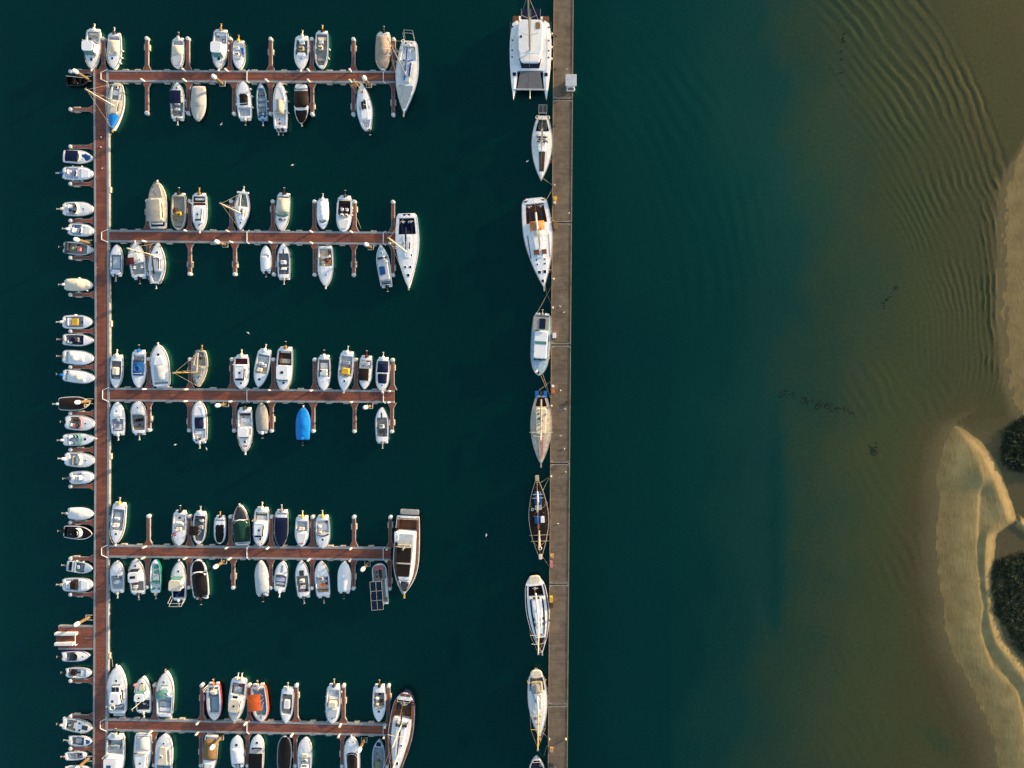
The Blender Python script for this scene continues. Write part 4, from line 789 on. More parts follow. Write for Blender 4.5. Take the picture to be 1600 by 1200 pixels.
ob('L','grey open boat with pink bundle, black stern and white rim',(100.5,386.5),(146,391),20,shape='M',deck='paleblue',sole='sandgrey',ck=(.1,.80),gun=.18,f=[('blk','bundle',.52,0,1.0,.7,.5,.9,'pink',.2,.1),('bench',.08,'dgrey',.5,1.1,.85),('clut',.25,.5,5),('mot',0,'black','dgrey',.8),('seat',.36,0,.5,.4,'olive')])
mb('L','white boat fully covered by a cream tinted cloth, fifth finger gap',(102,444.7),(143.7,445.2),19.5,shape='R',ck=(0,0),f=[('cov',.02,.93,.65,'cream',[(0,.3),(.3,.9),(.6,1),(.85,.3),(1,.1)],-.05),('mot',0,'white','lgrey'),('fen',.5,-.5,.8)])
mb('L','white boat with orange tan seat block and blue bow cushion',(99,503),(143.5,503),20.5,shape='R',sole='lgrey',ck=(.06,.72),f=[('blk','seat_block',.42,0,1.3,1.2,.4,.85,'yellow',.1),('seat',.24,0,1.4,.4,'lilac'),('blk','cushion',.68,.05,.6,.6,.5,.8,'deepblue',.25),('mot',0,'offwhite','white',1.05),('fen',-.4)])
ob('L','white rimmed boat with navy interior and grey console',(99.5,530.5),(146,532),19,shape='M',sole='grey',ck=(.06,.68),gun=.2,f=[('blk','cushion',.63,0,1.7,.55,.4,.75,'navy'),('blk','cushion',.36,.3,.9,.5,.4,.75,'navy'),('con',.48,-.05,.8,.6,.7,'grey','glass','navy'),('seat',.24,.35,.6,.5,'white'),('mot',0,'dgrey','silver')])
mb('L','plain white boat with central sand cover and grey motor',(99,557),(146,560.5),22,shape='R',sole='offwhite',ck=(.07,.2),f=[('lid',.18,.72,.70,.25,'offwhite'),('blk','console_cover',.44,0,1.1,.9,.9,1.5,'white',.3,.2),('mot',0,'dgrey','silver')])
mb('L','plain white boat with blue hooded motor above the black covered boat',(99.5,586),(147.3,591.5),20,shape='R',sole='lgrey',ck=(.06,.16),f=[('lid',.14,.74,.78,.28,'offwhite'),('blk','console_cover',.52,0,1.0,.8,.9,1.45,'cream',.3,.2),('mot',0,'blue','deepblue',1.1)])
mb('L','black covered boat with brown folds and white motor beneath a pile',(93,631),(141.5,630),21,shape='M',hull='black',deck='offwhite',ck=(0,0),f=[('cov',.0,.86,.5,'darkbrown',[(0,.4),(.4,1),(.7,.6),(1,.1)],-.08),('rim','offwhite',.06),('mot',0,'white','white'),('arch',.86,.5,.9,'offwhite'),('clut',.87,.95,3,('yellow','black'),.1)])
mb('L','white boat with pinkish brown cockpit cushions and folded canopy',(103,659.5),(148,662.5),23,shape='R',sole='sand',ck=(.14,.52),f=[('blk','cushion',.30,.45,.7,.8,.5,.85,'pink'),('blk','cushion',.32,-.4,.6,.7,.5,.85,'brown'),('scr',.58,.8,.3,'pink'),('hat',.70,0,.24),('mot',0,'black','dgrey',.8),('con',.46,.3,.5,.5,.5,'cream'),('clut',.15,.4,4,('tan','darkbrown')),('rail',.6,.3)])
mb('L','white boat with pale green windscreen and square blue hatch',(100,687.5),(148.3,685.5),19.5,shape='C',sole='lgrey',ck=(.12,.46),f=[('con',.42,.5,.5,.5,.6,'white','tealglass'),('con',.42,-.5,.5,.5,.6,'dgrey','tealglass'),('scr',.56,.9,.35,'tealglass'),('hat',.70,0,.42),('mot',0,'white','lgrey'),('sprit',.4)])
mb('L','white cuddy boat with ribbed cream seats and long white motor',(102.5,717),(148,720),23,shape='R',sole='lgrey',ck=(.14,.5),f=[('seat',.34,.1,1.6,.5,'sandgrey'),('scr',.56,.8,.4,'cream'),('blk','bench',.44,0,1.4,.5,.5,.95,'offwhite',.2),('hat',.70,0,.24),('mot',0,'white','white',1.15),('rail',.6,.3)])
mb('L','small blunt white boat with round console and dark grey motor',(110,747),(147,744.7),20,shape='R',sole='white',ck=(.10,.5),f=[('con',.44,0,.8,.7,.6,'white','white'),('seat',.24,0,.9,.4,'offwhite'),('mot',0,'dgrey','bluegrey',1.15),('pad',.6,.88,.7,'white')])
mb('L','plain white fully covered boat above the black canopied boat',(107.5,802),(146.5,803),19,shape='M',ck=(0,0),f=[('cov',.02,.97,.55,'offwhite',None,-.02),('mot',0,'silver','silver')])
mb('L','black covered speedboat with glass screen and white rim',(101,830.5),(144.5,834.5),20,shape='M',hull='black',deck='black',sole='black',ck=(.04,.1),f=[('lid',.10,.46,.92,.4,'black','canopy'),('scr',.62,.85,.45,'lgrey',1.0),('con',.52,0,.7,.5,.6,'dgrey','lgrey'),('lid',.64,.94,.8,.08,'black'),('rim','white',.08),('mot',0,'black','dgrey'),('blk','cushion',.58,-.4,.4,.3,.6,.8,'tan')])
ob('L','small blue grey aluminium boat with benches',(104.5,884),(144.7,889),17,shape='M',hull='bluegrey',deck='skyblue',sole='bluegrey',ck=(.06,.70),gun=.12,f=[('bench',.14,'navy',.4),('bench',.30,'bluegrey',.4,1.15,.8),('blk','seat_box',.44,0,.6,.5,.3,.7,'paleblue'),('bench',.62,'grey',.7),('bench',.24,'paleblue',.2,1.1,.82),('mot',0,'dgrey','silver',.75,True,False),('fen',-.35,-.6)])
mb('L','white boat with dark olive brown console cover and large motor',(99,913.5),(145,913.7),22,shape='R',sole='white',ck=(.07,.52),f=[('blk','console_cover',.40,0,1.5,1.4,.4,1.3,'darkbrown',.3,.2),('seat',.2,0,1.2,.5,'white'),('mot',0,'sandgrey','lgrey',1.05),('pad',.62,.86,.7,'white')])
mb('L','narrow white boat with purple rim just below the wide platform',(98,1026),(140,1025),17,shape='M',sole='grey',ck=(.12,.56),f=[('rim','purple'),('blk','cushion',.36,0,1.1,.9,.4,.7,'dgrey'),('scr',.6,.85,.3,'bluegrey'),('hat',.78,0,.22),('mot',0,'black','dgrey',.85)])
mb('L','small white boat with square dark brown seat',(104,1051),(143,1052),16,shape='R',sole='white',ck=(.07,.8),f=[('blk','seat_box',.28,0,.9,.8,.3,.8,'darkbrown'),('mot',0,'black','dgrey',.8),('bench',.14,'grey',.3),('bench',.62,'offwhite',.5),('stripe',.36,.6,0,0,'dgrey',.3,-.12,'aisle_mat')])
mb('L','white skewed boat with two dark side hatches and grey deck',(98.5,1130),(144,1139),20.5,shape='M',sole='sandgrey',ck=(.10,.46),f=[('hat',.60,.5,.4),('hat',.56,-.55,.4),('stripe',.66,.86,0,0,'dgrey',.8,.1,'deck_pad'),('mot',.3,'silver','dgrey',.9),('clut',.12,.44,6),('blk','bench',.42,0,1,.5,.4,.8,'cream'),('rail',.6,.3)])
ob('L','small white boat with blue bow cushion second from bottom left',(108.5,1157),(144,1159),15.5,shape='M',sole='grey',ck=(.1,.66),gun=.18,f=[('blk','cushion',.40,0,1.0,1.1,.3,.6,'bluegrey'),('lid',.70,.92,.7,.06,'deepblue','deck_cushion'),('mot',0,'grey','silver',.85)])
ob('L','tiny white dinghy with grey clutter beside the bottom pile',(102,1182),(135,1180),12.5,shape='R',sole='lgrey',ck=(.08,.85),gun=.13,f=[('clut',.2,.75,6),('mot',0,'pink','silver',.6,True,False),('bench',.5,'grey')])
ob('L','small white boat cut by the bottom edge of the picture',(103,1204),(141,1204),14,shape='R',sole='offwhite',ck=(.08,.7),f=[('bench',.3,'lgrey'),('mot',0,'white','silver',.8),('bench',.55,'white')])
# --- above the second arm
cc('2u','tall cream cabin cruiser with sand canopy, bow pointing up',(247,357),(246,284),28,shape='C',hull='cream',deck='cream',sole='deepblue',ck=(.04,.14),f=[('cab',.16,.62,.70,1.0,'cream','sandgrey',.85,.22),('bim',.12,.56,.72,1.75,'sandgrey'),('hat',.80,0,.6),('pad',.68,.95,.62,'sandgrey'),('plat',.9,.85,'bluegrey'),('rail',.5),('sprit',.4),('fen',-.3,-.6),('stripe',.10,.10,-.6,.6,'offwhite',.3,.3,'stern_rail')])
ob('2u','sand coloured open boat with yellow orange console',(279.5,304),(278.5,359.5),23.5,shape='R',hull='cream',deck='cream',sole='sand',ck=(.05,.94),gun=.22,f=[('con',.54,.05,.9,.7,.6,'yellow','glass',None),('seat',.42,-.5,.4,.8,'brown',False),('bench',.85,'sandgrey',.6,.9),('clut',.5,.7,3,('teak','yellow')),('mot',0,'darkbrown','black')])
cc('2u','white hardtop boat with dark teal wrap window and maroon cockpit',(311.5,304),(312,361),23.5,shape='C',ck=(.05,.30),sole='brown',f=[('cab',.34,.80,.74,.75,'white',None,.8,0,.3),('stripe',.72,.72,-.3,.5,'green',.3,.92,'windscreen'),('stripe',.42,.72,.62,.5,'tealglass',.22,.92,'side_window'),('hat',.84,0,.28),('bench',.12,'offwhite'),('blk','cushion',.26,0,1.6,.4,.5,.8,'maroon'),('mot',0,'drybrown','tan'),('sprit',.5),('arch',.25,.9,1.05,'offwhite'),('rail',.6)])
sb('2u','small white sailboat with blue hull side and leaning cream mast',(380.5,300),(375.5,360),23.5,shape='O',hull='deepblue',deck='white',sole='sandgrey',ck=(.05,.38),gun=.4,f=[('cab',.40,.72,.5,.3,'white',None,.7,0),('mast',.56,9.2,(.55,),0,'cream',.09),('stripe',.46,.56,-.08,-.08,'darkbrown',.16,.42),('stripe',.46,.60,.10,.10,'dgrey',.2,.42),('hat',.80,0,.28),('mot',0,'white','silver',.8,True,False),('life',.02,.95,.5),('boom',.1,.54,.9,'offwhite'),('blk','sprayhood',.02,0,2.2,.3,.9,1.1,'white')])
mb('2u','white boat with cream cockpit cover and teal windscreen band',(443.5,304),(439.5,361),22,shape='M',ck=(.05,.12),f=[('lid',.10,.50,.94,.45,'cream'),('scr',.58,.92,.5,'tealglass',.5),('stripe',.56,.56,-.75,.7,'tealglass',.5,.32,'windscreen'),('clut',.66,.76,3,('dgrey','darkbrown'),.15),('mot',0,'darkbrown','black'),('rail',.6)])
mb('2u','small white boat fully covered, with thin dark curve near its bow',(504.5,313),(504.5,358),18.5,shape='M',ck=(0,0),f=[('cov',.06,.72,.6,'white',[(0,.4),(.3,.9),(.7,1),(1,.35)],-.02),('scr',.74,.66,.25,'glass',.5),('mot',0,'white','silver')])
mb('2u','white boat with brown cockpit mat and cluttered gear near right end',(539,308),(536.5,362.5),23.5,shape='R',sole='brown',ck=(.10,.52),f=[('blk','cockpit_mat',.30,0,1.7,1.5,.38,.5,'darkbrown'),('clut',.2,.5,9,('wire','purple','tan','white')),('con',.52,-.3,.5,.5,.6,'white'),('con',.52,.35,.5,.5,.6,'white'),('bench',.07,'yellow'),('mot',0,'dgrey','black'),('scr',.58,.8,.25,'lgrey'),('fen',-.2,.3,.5),('pad',.64,.9,.75,'offwhite'),('arch',.1,.7,1,'navy')])
s=sb('2u','large white racing yacht with navy boom at the arm end',(635.5,333.5),(638.5,450),36.5,shape='Y',deck='white',sole='navy',ck=(.06,.28),gun=.55,fb=1.15,f=[('cab',.30,.60,.38,.22,'white',None,.6,0,None,False),('mast',.515,16.0,(.38,.64),-.1,'cream',.13),('boom',.20,.50,1.0,'navy','navy',-.02,-.08),('wheel',.11,.35,.5),('wheel',.11,-.35,.5),('stripe',.09,.27,.45,.40,'navy',.4,.08,'cockpit_cushion'),('stripe',.09,.27,-.45,-.40,'navy',.4,.08,'cockpit_cushion'),('stripe',.02,.02,-.3,.3,'navy',.35,.1,'stern_pad'),('hat',.72,.22,.4),('hat',.72,-.22,.4),('hat',.56,.3,.35),('hat',.83,.02,.5),('stripe',.39,.48,.25,.22,'glass',.25,.36),('stripe',.39,.42,-.35,-.35,'glass',.2,.36),('life',.1,.95),('sprit',.5,'wire'),('seat',.24,0,.8,.4,'dgrey',False),('clut',.06,.14,4)])
# --- below the second arm
mb('2d','white boat with grey cockpit and dark stern band beside the walkway',(181,429),(182.3,382),20,shape='M',sole='lgrey',ck=(.16,.66),f=[('stripe',.13,.13,-.8,.8,'navy',.4,.06,'canopy_roll'),('pad',.2,.6,.55,'lgrey',-.3),('mot',0,'dgrey','silver'),('bench',.04,'silver'),('fen',-.2,-.7)])
cc('2d','white cruiser with maroon canopy and notched stern',(217.5,433),(211,379),25,shape='C',ck=(.08,.42),sole='silver',f=[('top',.46,.66,.7,1.2,'offwhite','tealglass'),('bim',.34,.54,.5,1.5,'maroon',-.35),('hat',.76,0,.3),('clut',.1,.35,5,('white','silver')),('mot',0,'black','dgrey'),('sprit',.5),('rail',.5),('seat',.3,.5,.4,.5,'white'),('seat',.3,-.5,.4,.5,'white')])
sb('2d','white sailboat with brown boom and long leaning cream mast',(243,443),(246.5,379),27,shape='O',deck='white',sole='lgrey',ck=(.05,.30),gun=.45,f=[('cab',.32,.66,.5,.3,'white',None,.75,0),('mast',.68,9.3,(.55,),-.2,'cream',.09),('boom',.22,.66,.8,'darkbrown','darkbrown',.1,-.25),('stripe',.36,.62,.42,.34,'darkbrown',.16,.42),('stripe',.60,.60,-.4,.34,'darkbrown',.16,.42),('hat',.76,.05,.34),('mot',.1,'dgrey','silver',.75,True,False),('stripe',.08,.3,-.85,-.9,'deepblue',.25,.05,'canvas_strip'),('arch',.0,.6,1.1,'white'),('life',.04,.9,.45)])
ob('2d','small white covered dinghy with black motor',(415.7,424),(415.3,383.5),16.5,shape='M',ck=(.05,.6),sole='white',f=[('lid',.04,.60,.8,.1,'white'),('scr',.64,.9,.1,'offwhite'),('mot',0,'black','dgrey',.8),('seat',.1,.4,.3,.3,'lgrey')])
ob('2d','white rimmed boat with grey cockpit, white console and bench',(443.7,434),(443,379.5),21,shape='M',sole='grey',ck=(.10,.70),gun=.24,f=[('con',.44,0,.9,.7,.7,'white','white','white'),('stripe',.68,.82,0,0,'dgrey',.25,.1,'deck_pad'),('mot',0,'sandgrey','silver'),('bench',.06,'sandgrey',.4)])
mb('2d','white boat with tan armchairs whose bow points down',(508.5,384.5),(509,447.5),25,shape='C',sole='cream',ck=(.06,.50),f=[('blk','table',.34,.1,.6,.9,.5,.95,'brown',.15),('seat',.40,.45,.6,.6,'tangerine'),('seat',.44,-.3,.6,.6,'cream'),('seat',.3,-.4,.6,.6,'tan'),('scr',.28,.7,.4,'offwhite',.5),('hat',.72,.1,.24),('blk','bench',.22,.5,.35,1.6,.5,.9,'brown'),('sprit',.6),('rail',.55),('fen',-.3,-.5,-.7),('stripe',.55,.55,-.5,.5,'lgrey',.3,.1,'anchor_locker')])
cc('2d','pale blue grey cabin boat with square blue roof panel',(604,446),(594.5,382.5),20,shape='K',hull='bluegrey',deck='skyblue',sole='dgrey',ck=(.03,.10),f=[('cab',.12,.62,.80,.7,'lgrey','dgrey',.95,.1),('blk','roof_panel',.36,-.15,1.05,1.5,1.55,1.66,'deepblue',.05,.02),('bench',.68,'glass',.3,1.0,1.0),('hat',.66,0,.3,'white'),('clut',.62,.72,4,('dgrey','white'),.15),('mot',.05,'black','dgrey',.9),('hat',.80,0,.25),('arch',.06,.6,.9)])
# --- above the third arm
ob('3u','white rimmed boat with grey floor and cream console beside the walkway',(182.5,557),(180.5,606.5),20,shape='M',sole='grey',ck=(.14,.72),gun=.26,f=[('blk','console_cover',.46,0,1.05,1.5,.4,1.2,'cream',.25,.15),('stripe',.68,.68,-.5,.5,'bluegrey',.5,-.2,'deck_pad'),('mot',0,'cream','cream',1.05)])
mb('3u','white boat with bright blue domed canopy and blue motor',(217,549.5),(216.5,606),22,shape='M',sole='lgrey',ck=(.08,.30),gun=.22,f=[('lid',.28,.66,.84,.6,'deepblue','canopy'),('ring',.46,.1,'blue',.55,.75),('stripe',.60,.60,-.65,.65,'offwhite',.12,.55,'canopy_piping'),('bench',.10,'white'),('mot',0,'blue','black'),('seat',.24,0,1.6,.4,'grey')])
cc('3u','large plain white cruiser with grey covered cockpit, bow pointing up',(252,603),(247,538.5),29,shape='C',sole='lgrey',ck=(.04,.10),f=[('cab',.50,.72,.62,.35,'white',None,.6,0,None,False),('lid',.12,.52,.68,.55,'lgrey','cockpit_cover'),('hat',.76,0,.45),('rail',.45),('plat',.6,.85),('sprit',.5),('fen',-.4)])
sb('3u','weathered sand sailboat with cluttered cockpit and mast leaning left',(314,547),(309.8,604.5),23.5,shape='O',hull='cream',deck='palegrey',sole='sand',ck=(.05,.42),gun=.25,f=[('cab',.44,.72,.55,.3,'sandgrey',None,.7,0),('mast',.60,9.2,(.4,.7),-.2,'yellow',.08),('clut',.08,.4,10,('cream','sand','wire','brown')),('boom',.08,.58,.9,'cream','sandgrey'),('hat',.74,0,.26),('mot',.1,'drybrown','tan',.7,True,False),('life',.02,.95,.5)])
cc('3u','white hardtop boat with navy wrap window and maroon seat',(377.5,557),(377,608),24,shape='R',ck=(.06,.24),sole='maroon',f=[('cab',.26,.74,.72,.8,'white',None,.85,0,.36),('stripe',.70,.70,-.5,.5,'navy',.4,.95,'windscreen'),('stripe',.36,.72,.68,.60,'darkbrown',.2,.95,'side_window'),('hat',.82,0,.36),('mot',0,'cream','cream',1.05),('arch',.25,.9,1.05,'white'),('fen',-.2,-.5)])
mb('3u','white tilted boat with cream console and blue bow hatch',(414,548.5),(403.5,605),23,shape='C',sole='lgrey',ck=(.10,.62),f=[('con',.52,-.2,.8,.7,.7,'cream','lgrey'),('hat',.78,0,.42,'navy'),('seat',.40,.3,.7,.5,'offwhite'),('clut',.45,.6,4,('cream','yellow')),('bench',.18,'paleblue',.3),('mot',0,'white','lgrey')])
cc('3u','white pilothouse boat with square roof window and brown motor',(446,544.5),(443,610),26,shape='R',ck=(.06,.40),sole='brown',f=[('top',.40,.74,.74,1.2,'white','tealglass',.5),('hat',.82,0,.40),('bench',.08,'cream'),('stripe',.16,.38,-.45,-.42,'brown',.15,.08,'cockpit_trim'),('bench',.30,'sandgrey',.8,.8),('mot',0,'drybrown','black',1.05),('rail',.6)])
mb('3u','white boat with plain pale console and small black gauge',(506.5,557.5),(506,610),21,shape='R',sole='sandgrey',ck=(.08,.60),f=[('blk','console',.46,0,1.3,1.3,.4,1.1,'offwhite',.15,.1),('blk','gauge',.42,-.35,.35,.35,1.1,1.25,'dgrey'),('bench',.26,'lgrey',.9,.7),('mot',0,'white','black'),('stripe',.60,.60,-.6,.6,'white',.3,.1,'screen_base')])
mb('3u','white boat with large orange tan seat cover and square hatch',(543,551.5),(537,611.5),23,shape='C',sole='lgrey',ck=(.08,.60),f=[('blk','seat_cover',.48,0,1.5,1.3,.4,1.1,'yellow',.3,.15),('scr',.60,.75,.35,'sand'),('arch',.32,.9,.8,'dgrey'),('hat',.73,0,.36),('seat',.26,0,1.3,.5,'lgrey'),('mot',0,'white','silver'),('sprit',.5),('fen',-.15)])
mb('3u','white boat with dark brown canopy and dark red motor',(572.5,558.5),(569.5,608.5),21,shape='M',sole='offwhite',ck=(.08,.34),f=[('bim',.34,.72,.74,.9,'darkbrown',-.1),('mot',0,'maroon','maroon'),('seat',.2,0,1.3,.5,'offwhite'),('scr',.72,.6,.3,'offwhite'),('fen',-.5)])
mb('3u','white boat with two navy cockpit covers at the arm end',(598.7,561),(597,611),21.5,shape='R',sole='grey',ck=(.06,.16),f=[('lid',.14,.42,.84,.3,'navy'),('lid',.46,.76,.74,.3,'navy'),('ring',.44,0,'white',.05,.3),('arch',.44,.5,1,'white'),('hat',.82,0,.22),('mot',0,'white','silver'),('sprit',.4),('rail',.65,.3)])
# --- below the third arm
mb('3d','white boat with bluish grey wheel area, nearest the walkway',(184.5,677.5),(183,628),22,shape='M',hull='lilac',sole='lilac',ck=(.08,.46),f=[('con',.44,.0,.8,.7,.6,'bluegrey','bluegrey','grey'),('hat',.72,0,.22),('bench',.2,'offwhite',1.0,.75),('mot',0,'lgrey','silver'),('fen',-.35,-.6),('pad',.54,.64,.5,'white')])
mb('3d','white boat with two dark round seats on a sand deck',(217.5,677),(215.5,627),24,shape='R',sole='sandgrey',ck=(.10,.58),f=[('seat',.42,-.25,.5,.5,'black'),('seat',.42,.28,.5,.5,'black'),('scr',.62,.85,.3,'bluegrey',.5),('hat',.80,0,.24),('stripe',.20,.20,-.7,.6,'brown',.14,-.2,'floor_trim'),('mot',0,'dgrey','silver'),('rail',.6,.3)])
mb('3d','white boat with large rounded navy cockpit cover and rear seat',(312,690),(311,626.5),23.5,shape='R',sole='offwhite',ck=(.08,.32),f=[('lid',.32,.60,.66,.5,'navy'),('pad',.64,.86,.66,'white'),('mot',0,'silver','lgrey'),('bench',.22,'white',.6),('clut',.02,.1,4,('dgrey','wire'),.05),('rail',.6,.3),('fen',-.4,-.6)])
mb('3d','white boat with red brown benches, bow down and motor at top',(382.5,639.5),(383.5,706),24.5,shape='C',sole='offwhite',ck=(.08,.40),f=[('top',.42,.64,.66,1.1,'white',.0 or 'glass',None,True),('bench',.13,'maroon',.3,.8),('hat',.76,0,.4,'navy'),('stripe',.86,.86,-.3,.3,'pink',.3,.1,'bow_seat'),('mot',0,'dgrey','black',1.1),('sprit',.7),('rail',.55),('stripe',.45,.60,.70,.66,'brown',.12,.1,'grab_rail'),('fen',-.1,-.4),('bench',.26,'offwhite',.7,.7)])
mb('3d','small grey sand fully covered boat with white motor',(410,674.5),(408,629),18.5,shape='M',ck=(0,0),hull='offwhite',f=[('cov',.03,.99,.4,'sandgrey'),('mot',0,'white','black',.95)])
mb('3d','bright blue fully covered boat',(473,687),(474,636),22,shape='M',hull='blue',deck='blue',ck=(0,0),f=[('cov',.0,.96,.6,'brightblue',[(0,.5),(.35,.8),(.5,1),(.72,.65),(1,.1)]),('mot',0,'black','dgrey',.85,True,False),('blk','motor_cover',.04,0,.5,.5,.8,1.2,'brightblue',.15,.1),('sprit',.4)])
ob('3d','white rimmed boat with grey floor and white console at arm end',(597.5,690),(596.3,636),21,shape='M',sole='sandgrey',ck=(.14,.70),gun=.24,f=[('con',.44,0,.8,.7,.7,'offwhite','dgrey',None),('stripe',.66,.84,0,0,'dgrey',.25,.1,'deck_pad'),('clut',.15,.3,6),('mot',0,'grey','silver'),('seat',.30,0,1,.4,'dgrey')])
# --- above the fourth arm
mb('4u','white boat with grey cockpit and blue hatch beside the walkway',(186.5,788),(180.5,850),22.5,shape='C',sole='lgrey',ck=(.12,.66),f=[('pad',.2,.40,.62,'bluegrey',-.3),('con',.52,-.1,.9,.7,.7,'offwhite','lgrey'),('clut',.42,.6,4,('tan','cream','olive')),('hat',.74,0,.36),('mot',0,'yellow','silver'),('sprit',.5),('rail',.6)])
mb('4u','white boat with red life ring on its foredeck',(281.3,800.5),(279.5,852.5),22.5,shape='R',sole='offwhite',ck=(.06,.54),f=[('con',.5,-.05,1.0,.6,.5,'cream','lgrey'),('ring',.66,-.6,'red',.28),('mot',0,'black','dgrey'),('clut',.1,.5,4),('seat',.36,.2,1,.4,'offwhite'),('rail',.6)])
ob('4u','grey floored boat with dark brown canopy hanging over its left side',(313,802),(310.3,850.5),21,shape='R',sole='grey',ck=(.08,.90),gun=.22,f=[('bim',.36,.66,.66,1.3,'darkbrown',-.35),('con',.44,.3,.7,.8,.6,'bluegrey'),('mot',0,'white','silver',1.05),('seat',.2,0,1.4,.4,'dgrey'),('stripe',.3,.5,.65,.6,'tan',.15,.1,'trim')])
ob('4u','small white rimmed boat with flat black cover',(343.8,808.5),(343.2,850),18.5,shape='R',sole='black',ck=(.08,.12),gun=.2,f=[('lid',.24,.94,.82,.12,'black'),('mot',0,'darkbrown','tan',.8)])
cc('4u','dark green canopied cruiser with bow pointing up',(379.3,851.5),(374.3,789.5),26,shape='C',hull='white',deck='offwhite',sole='white',ck=(.03,.06),f=[('lid',.08,.62,1.0,.8,'green','canopy'),('lid',.64,.965,.86,.15,'dgrey'),('scr',.62,.9,.25,'white'),('arch',.22,1.1,.95,'green'),('fen',-.45,-.6,-.3),('rail',.6,.3),('sprit',.4),('plat',.6,.7)])
cc('4u','white hardtop boat with navy front window and brown side strip',(409.3,795.5),(406,853.5),24,shape='R',ck=(.08,.30),sole='sandgrey',f=[('cab',.34,.74,.74,.85,'white',None,.85,0,.34),('stripe',.70,.70,-.5,.4,'navy',.32,1.0,'windscreen'),('stripe',.40,.70,.6,.54,'brown',.22,1.0,'side_window'),('hat',.80,.05,.36),('bench',.24,'lgrey',.8,.85),('bench',.1,'cream'),('mot',0,'cream','cream',1.05),('arch',.30,1.0,1.05,'sand'),('fen',-.3,-.5,-.7),('clut',.9,.93,2,('tan',),.15)])
mb('4u','boat with flat navy cover across its full width',(440,799.5),(438.8,855.5),21.5,shape='M',sole='white',ck=(.03,.08),f=[('lid',.16,.97,.96,.2,'navy'),('mot',0,'grey','silver',1.05),('fen',-.12,-.6)])
mb('4u','white boat with cream hand console, shorter and near canopied neighbours',(472.5,808.5),(471,854.5),21,shape='M',sole='lgrey',ck=(.12,.46),f=[('con',.38,0,.9,.6,.6,'cream','lgrey',None),('pad',.52,.86,.7,'offwhite'),('clut',.86,.9,2,('red',),.12),('mot',0,'yellow','cream')])
mb('4u','white boat with wide curved black screen line and cream motor',(504,808),(505,856.5),23,shape='R',sole='offwhite',ck=(.10,.50),f=[('bench',.32,'lgrey',1.2,.8),('scr',.58,.86,.4,'glass',.5),('hat',.72,0,.36),('mot',0,'yellow','cream'),('con',.48,-.4,.5,.5,.5,'cream'),('rail',.62,.3),('fen',-.45)])
# big motor yacht at the end of the fourth arm
Boat('motor yacht','motor_yacht','large motor yacht with teak side decks and black awnings at fourth arm end',(638,806),(632,928),40,shape='K',hull='navy',deck='white',sole='teak',ck=(.03,.19),gun=.4,fb=1.5,group='boats above the fourth arm',f=[('side',.02,.96,.74,.95,0,'teak'),('cab',.20,.80,.70,.95,'white','white',.62,.2),('blk','awning',.46,-.06,2.6,3.1,3.1,3.2,'darkbrown',.15,.05),('blk','awning',.67,-.08,2.6,2.3,2.9,3.0,'darkbrown',.2,.05,.85),('blk','boat_deck',.27,.02,2.6,1.8,2.9,3.0,'lgrey',.1,.04),('hat',.92,0,.5,'glass',None,.06),('hat',.83,-.35,.28,'glass',None,.9),('hat',.83,.32,.28,'glass',None,.9),('pad',.84,.96,.6,'dgrey',.02),('plat',1.0,.85,'silver'),('rim','white',.12),('rail',.3,.7),('blk','radar_arch',.35,-.05,2.4,.4,3.2,3.5,'sand',.1,.05),('blk','dinghy_cradle',.25,-.75,.9,2.1,2.4,2.9,'white',.4,.2,.7),('blk','dinghy_motor',.16,-.78,.5,.5,2.5,3.1,'black',.15),('sprit',1.0,'yellow'),('mast',.36,5.2,(.7,),0,'cream',.06,False),('arch',.03,.9,.9,'cream')])
# --- below the fourth arm
mb('4d','white boat with open grey cockpit and pointed bow, nearest the walkway',(183.5,924),(182.3,876.5),22,shape='M',sole='lgrey',ck=(.08,.52),f=[('con',.5,.0,.7,.5,.5,'silver','glass'),('clut',.4,.58,4,('dgrey','wire')),('mot',0,'silver','lgrey'),('bench',.3,'lgrey'),('rail',.6,.3)])
cc('4d','white hardtop boat with dark oblong roof hatch',(216,926.5),(211.5,873),24.5,shape='C',ck=(.06,.34),sole='sandgrey',f=[('top',.36,.66,.70,1.2,'white','glass'),('blk','roof_hatch',.52,0,1.0,.5,2.10,2.16,'glass',.06,.01),('stripe',.68,.68,-.45,.4,'darkbrown',.16,.3,'screen_trim'),('hat',.80,0,.36),('mot',0,'dgrey','silver'),('rail',.6),('seat',.2,-.3,.8,.4,'lgrey')])
ob('4d','narrow sea green rimmed boat with green fittings',(243.3,926),(242.8,874),17.5,shape='R',hull='seagreen',deck='white',sole='white',ck=(.08,.88),gun=.16,f=[('rim','seagreen'),('seat',.76,0,.7,.5,'seagreen',False),('seat',.62,0,.7,.35,'seagreen',False),('bench',.32,'seagreen',.16,1.1,.85),('blk','engine_box',.46,0,1.0,1.2,.3,.75,'lgrey'),('seat',.1,.6,.4,.4,'seagreen',False),('seat',.1,-.6,.4,.4,'seagreen',False),('mot',0,'cream','sand',.9,True,False),('clut',.2,.3,2)])
cc('4d','cream roofed fishing boat with blue stern and metal frame',(279.5,936),(279.5,877),23.5,shape='C',sole='navy',ck=(.03,.30),f=[('top',.28,.56,.86,1.5,'cream','tealglass'),('hat',.74,0,.36),('clut',.04,.26,6,('blue','wire','dgrey')),('arch',.08,1.4,1.1,'lgrey',.9),('arch',.0,1.4,1.1,'lgrey',.9),('stripe',.56,.56,-.5,.5,'olive',.15,.2,'screen_trim'),('mot',0,'white','silver',.9),('rail',.5),('fen',-.6),('sprit',.4)])
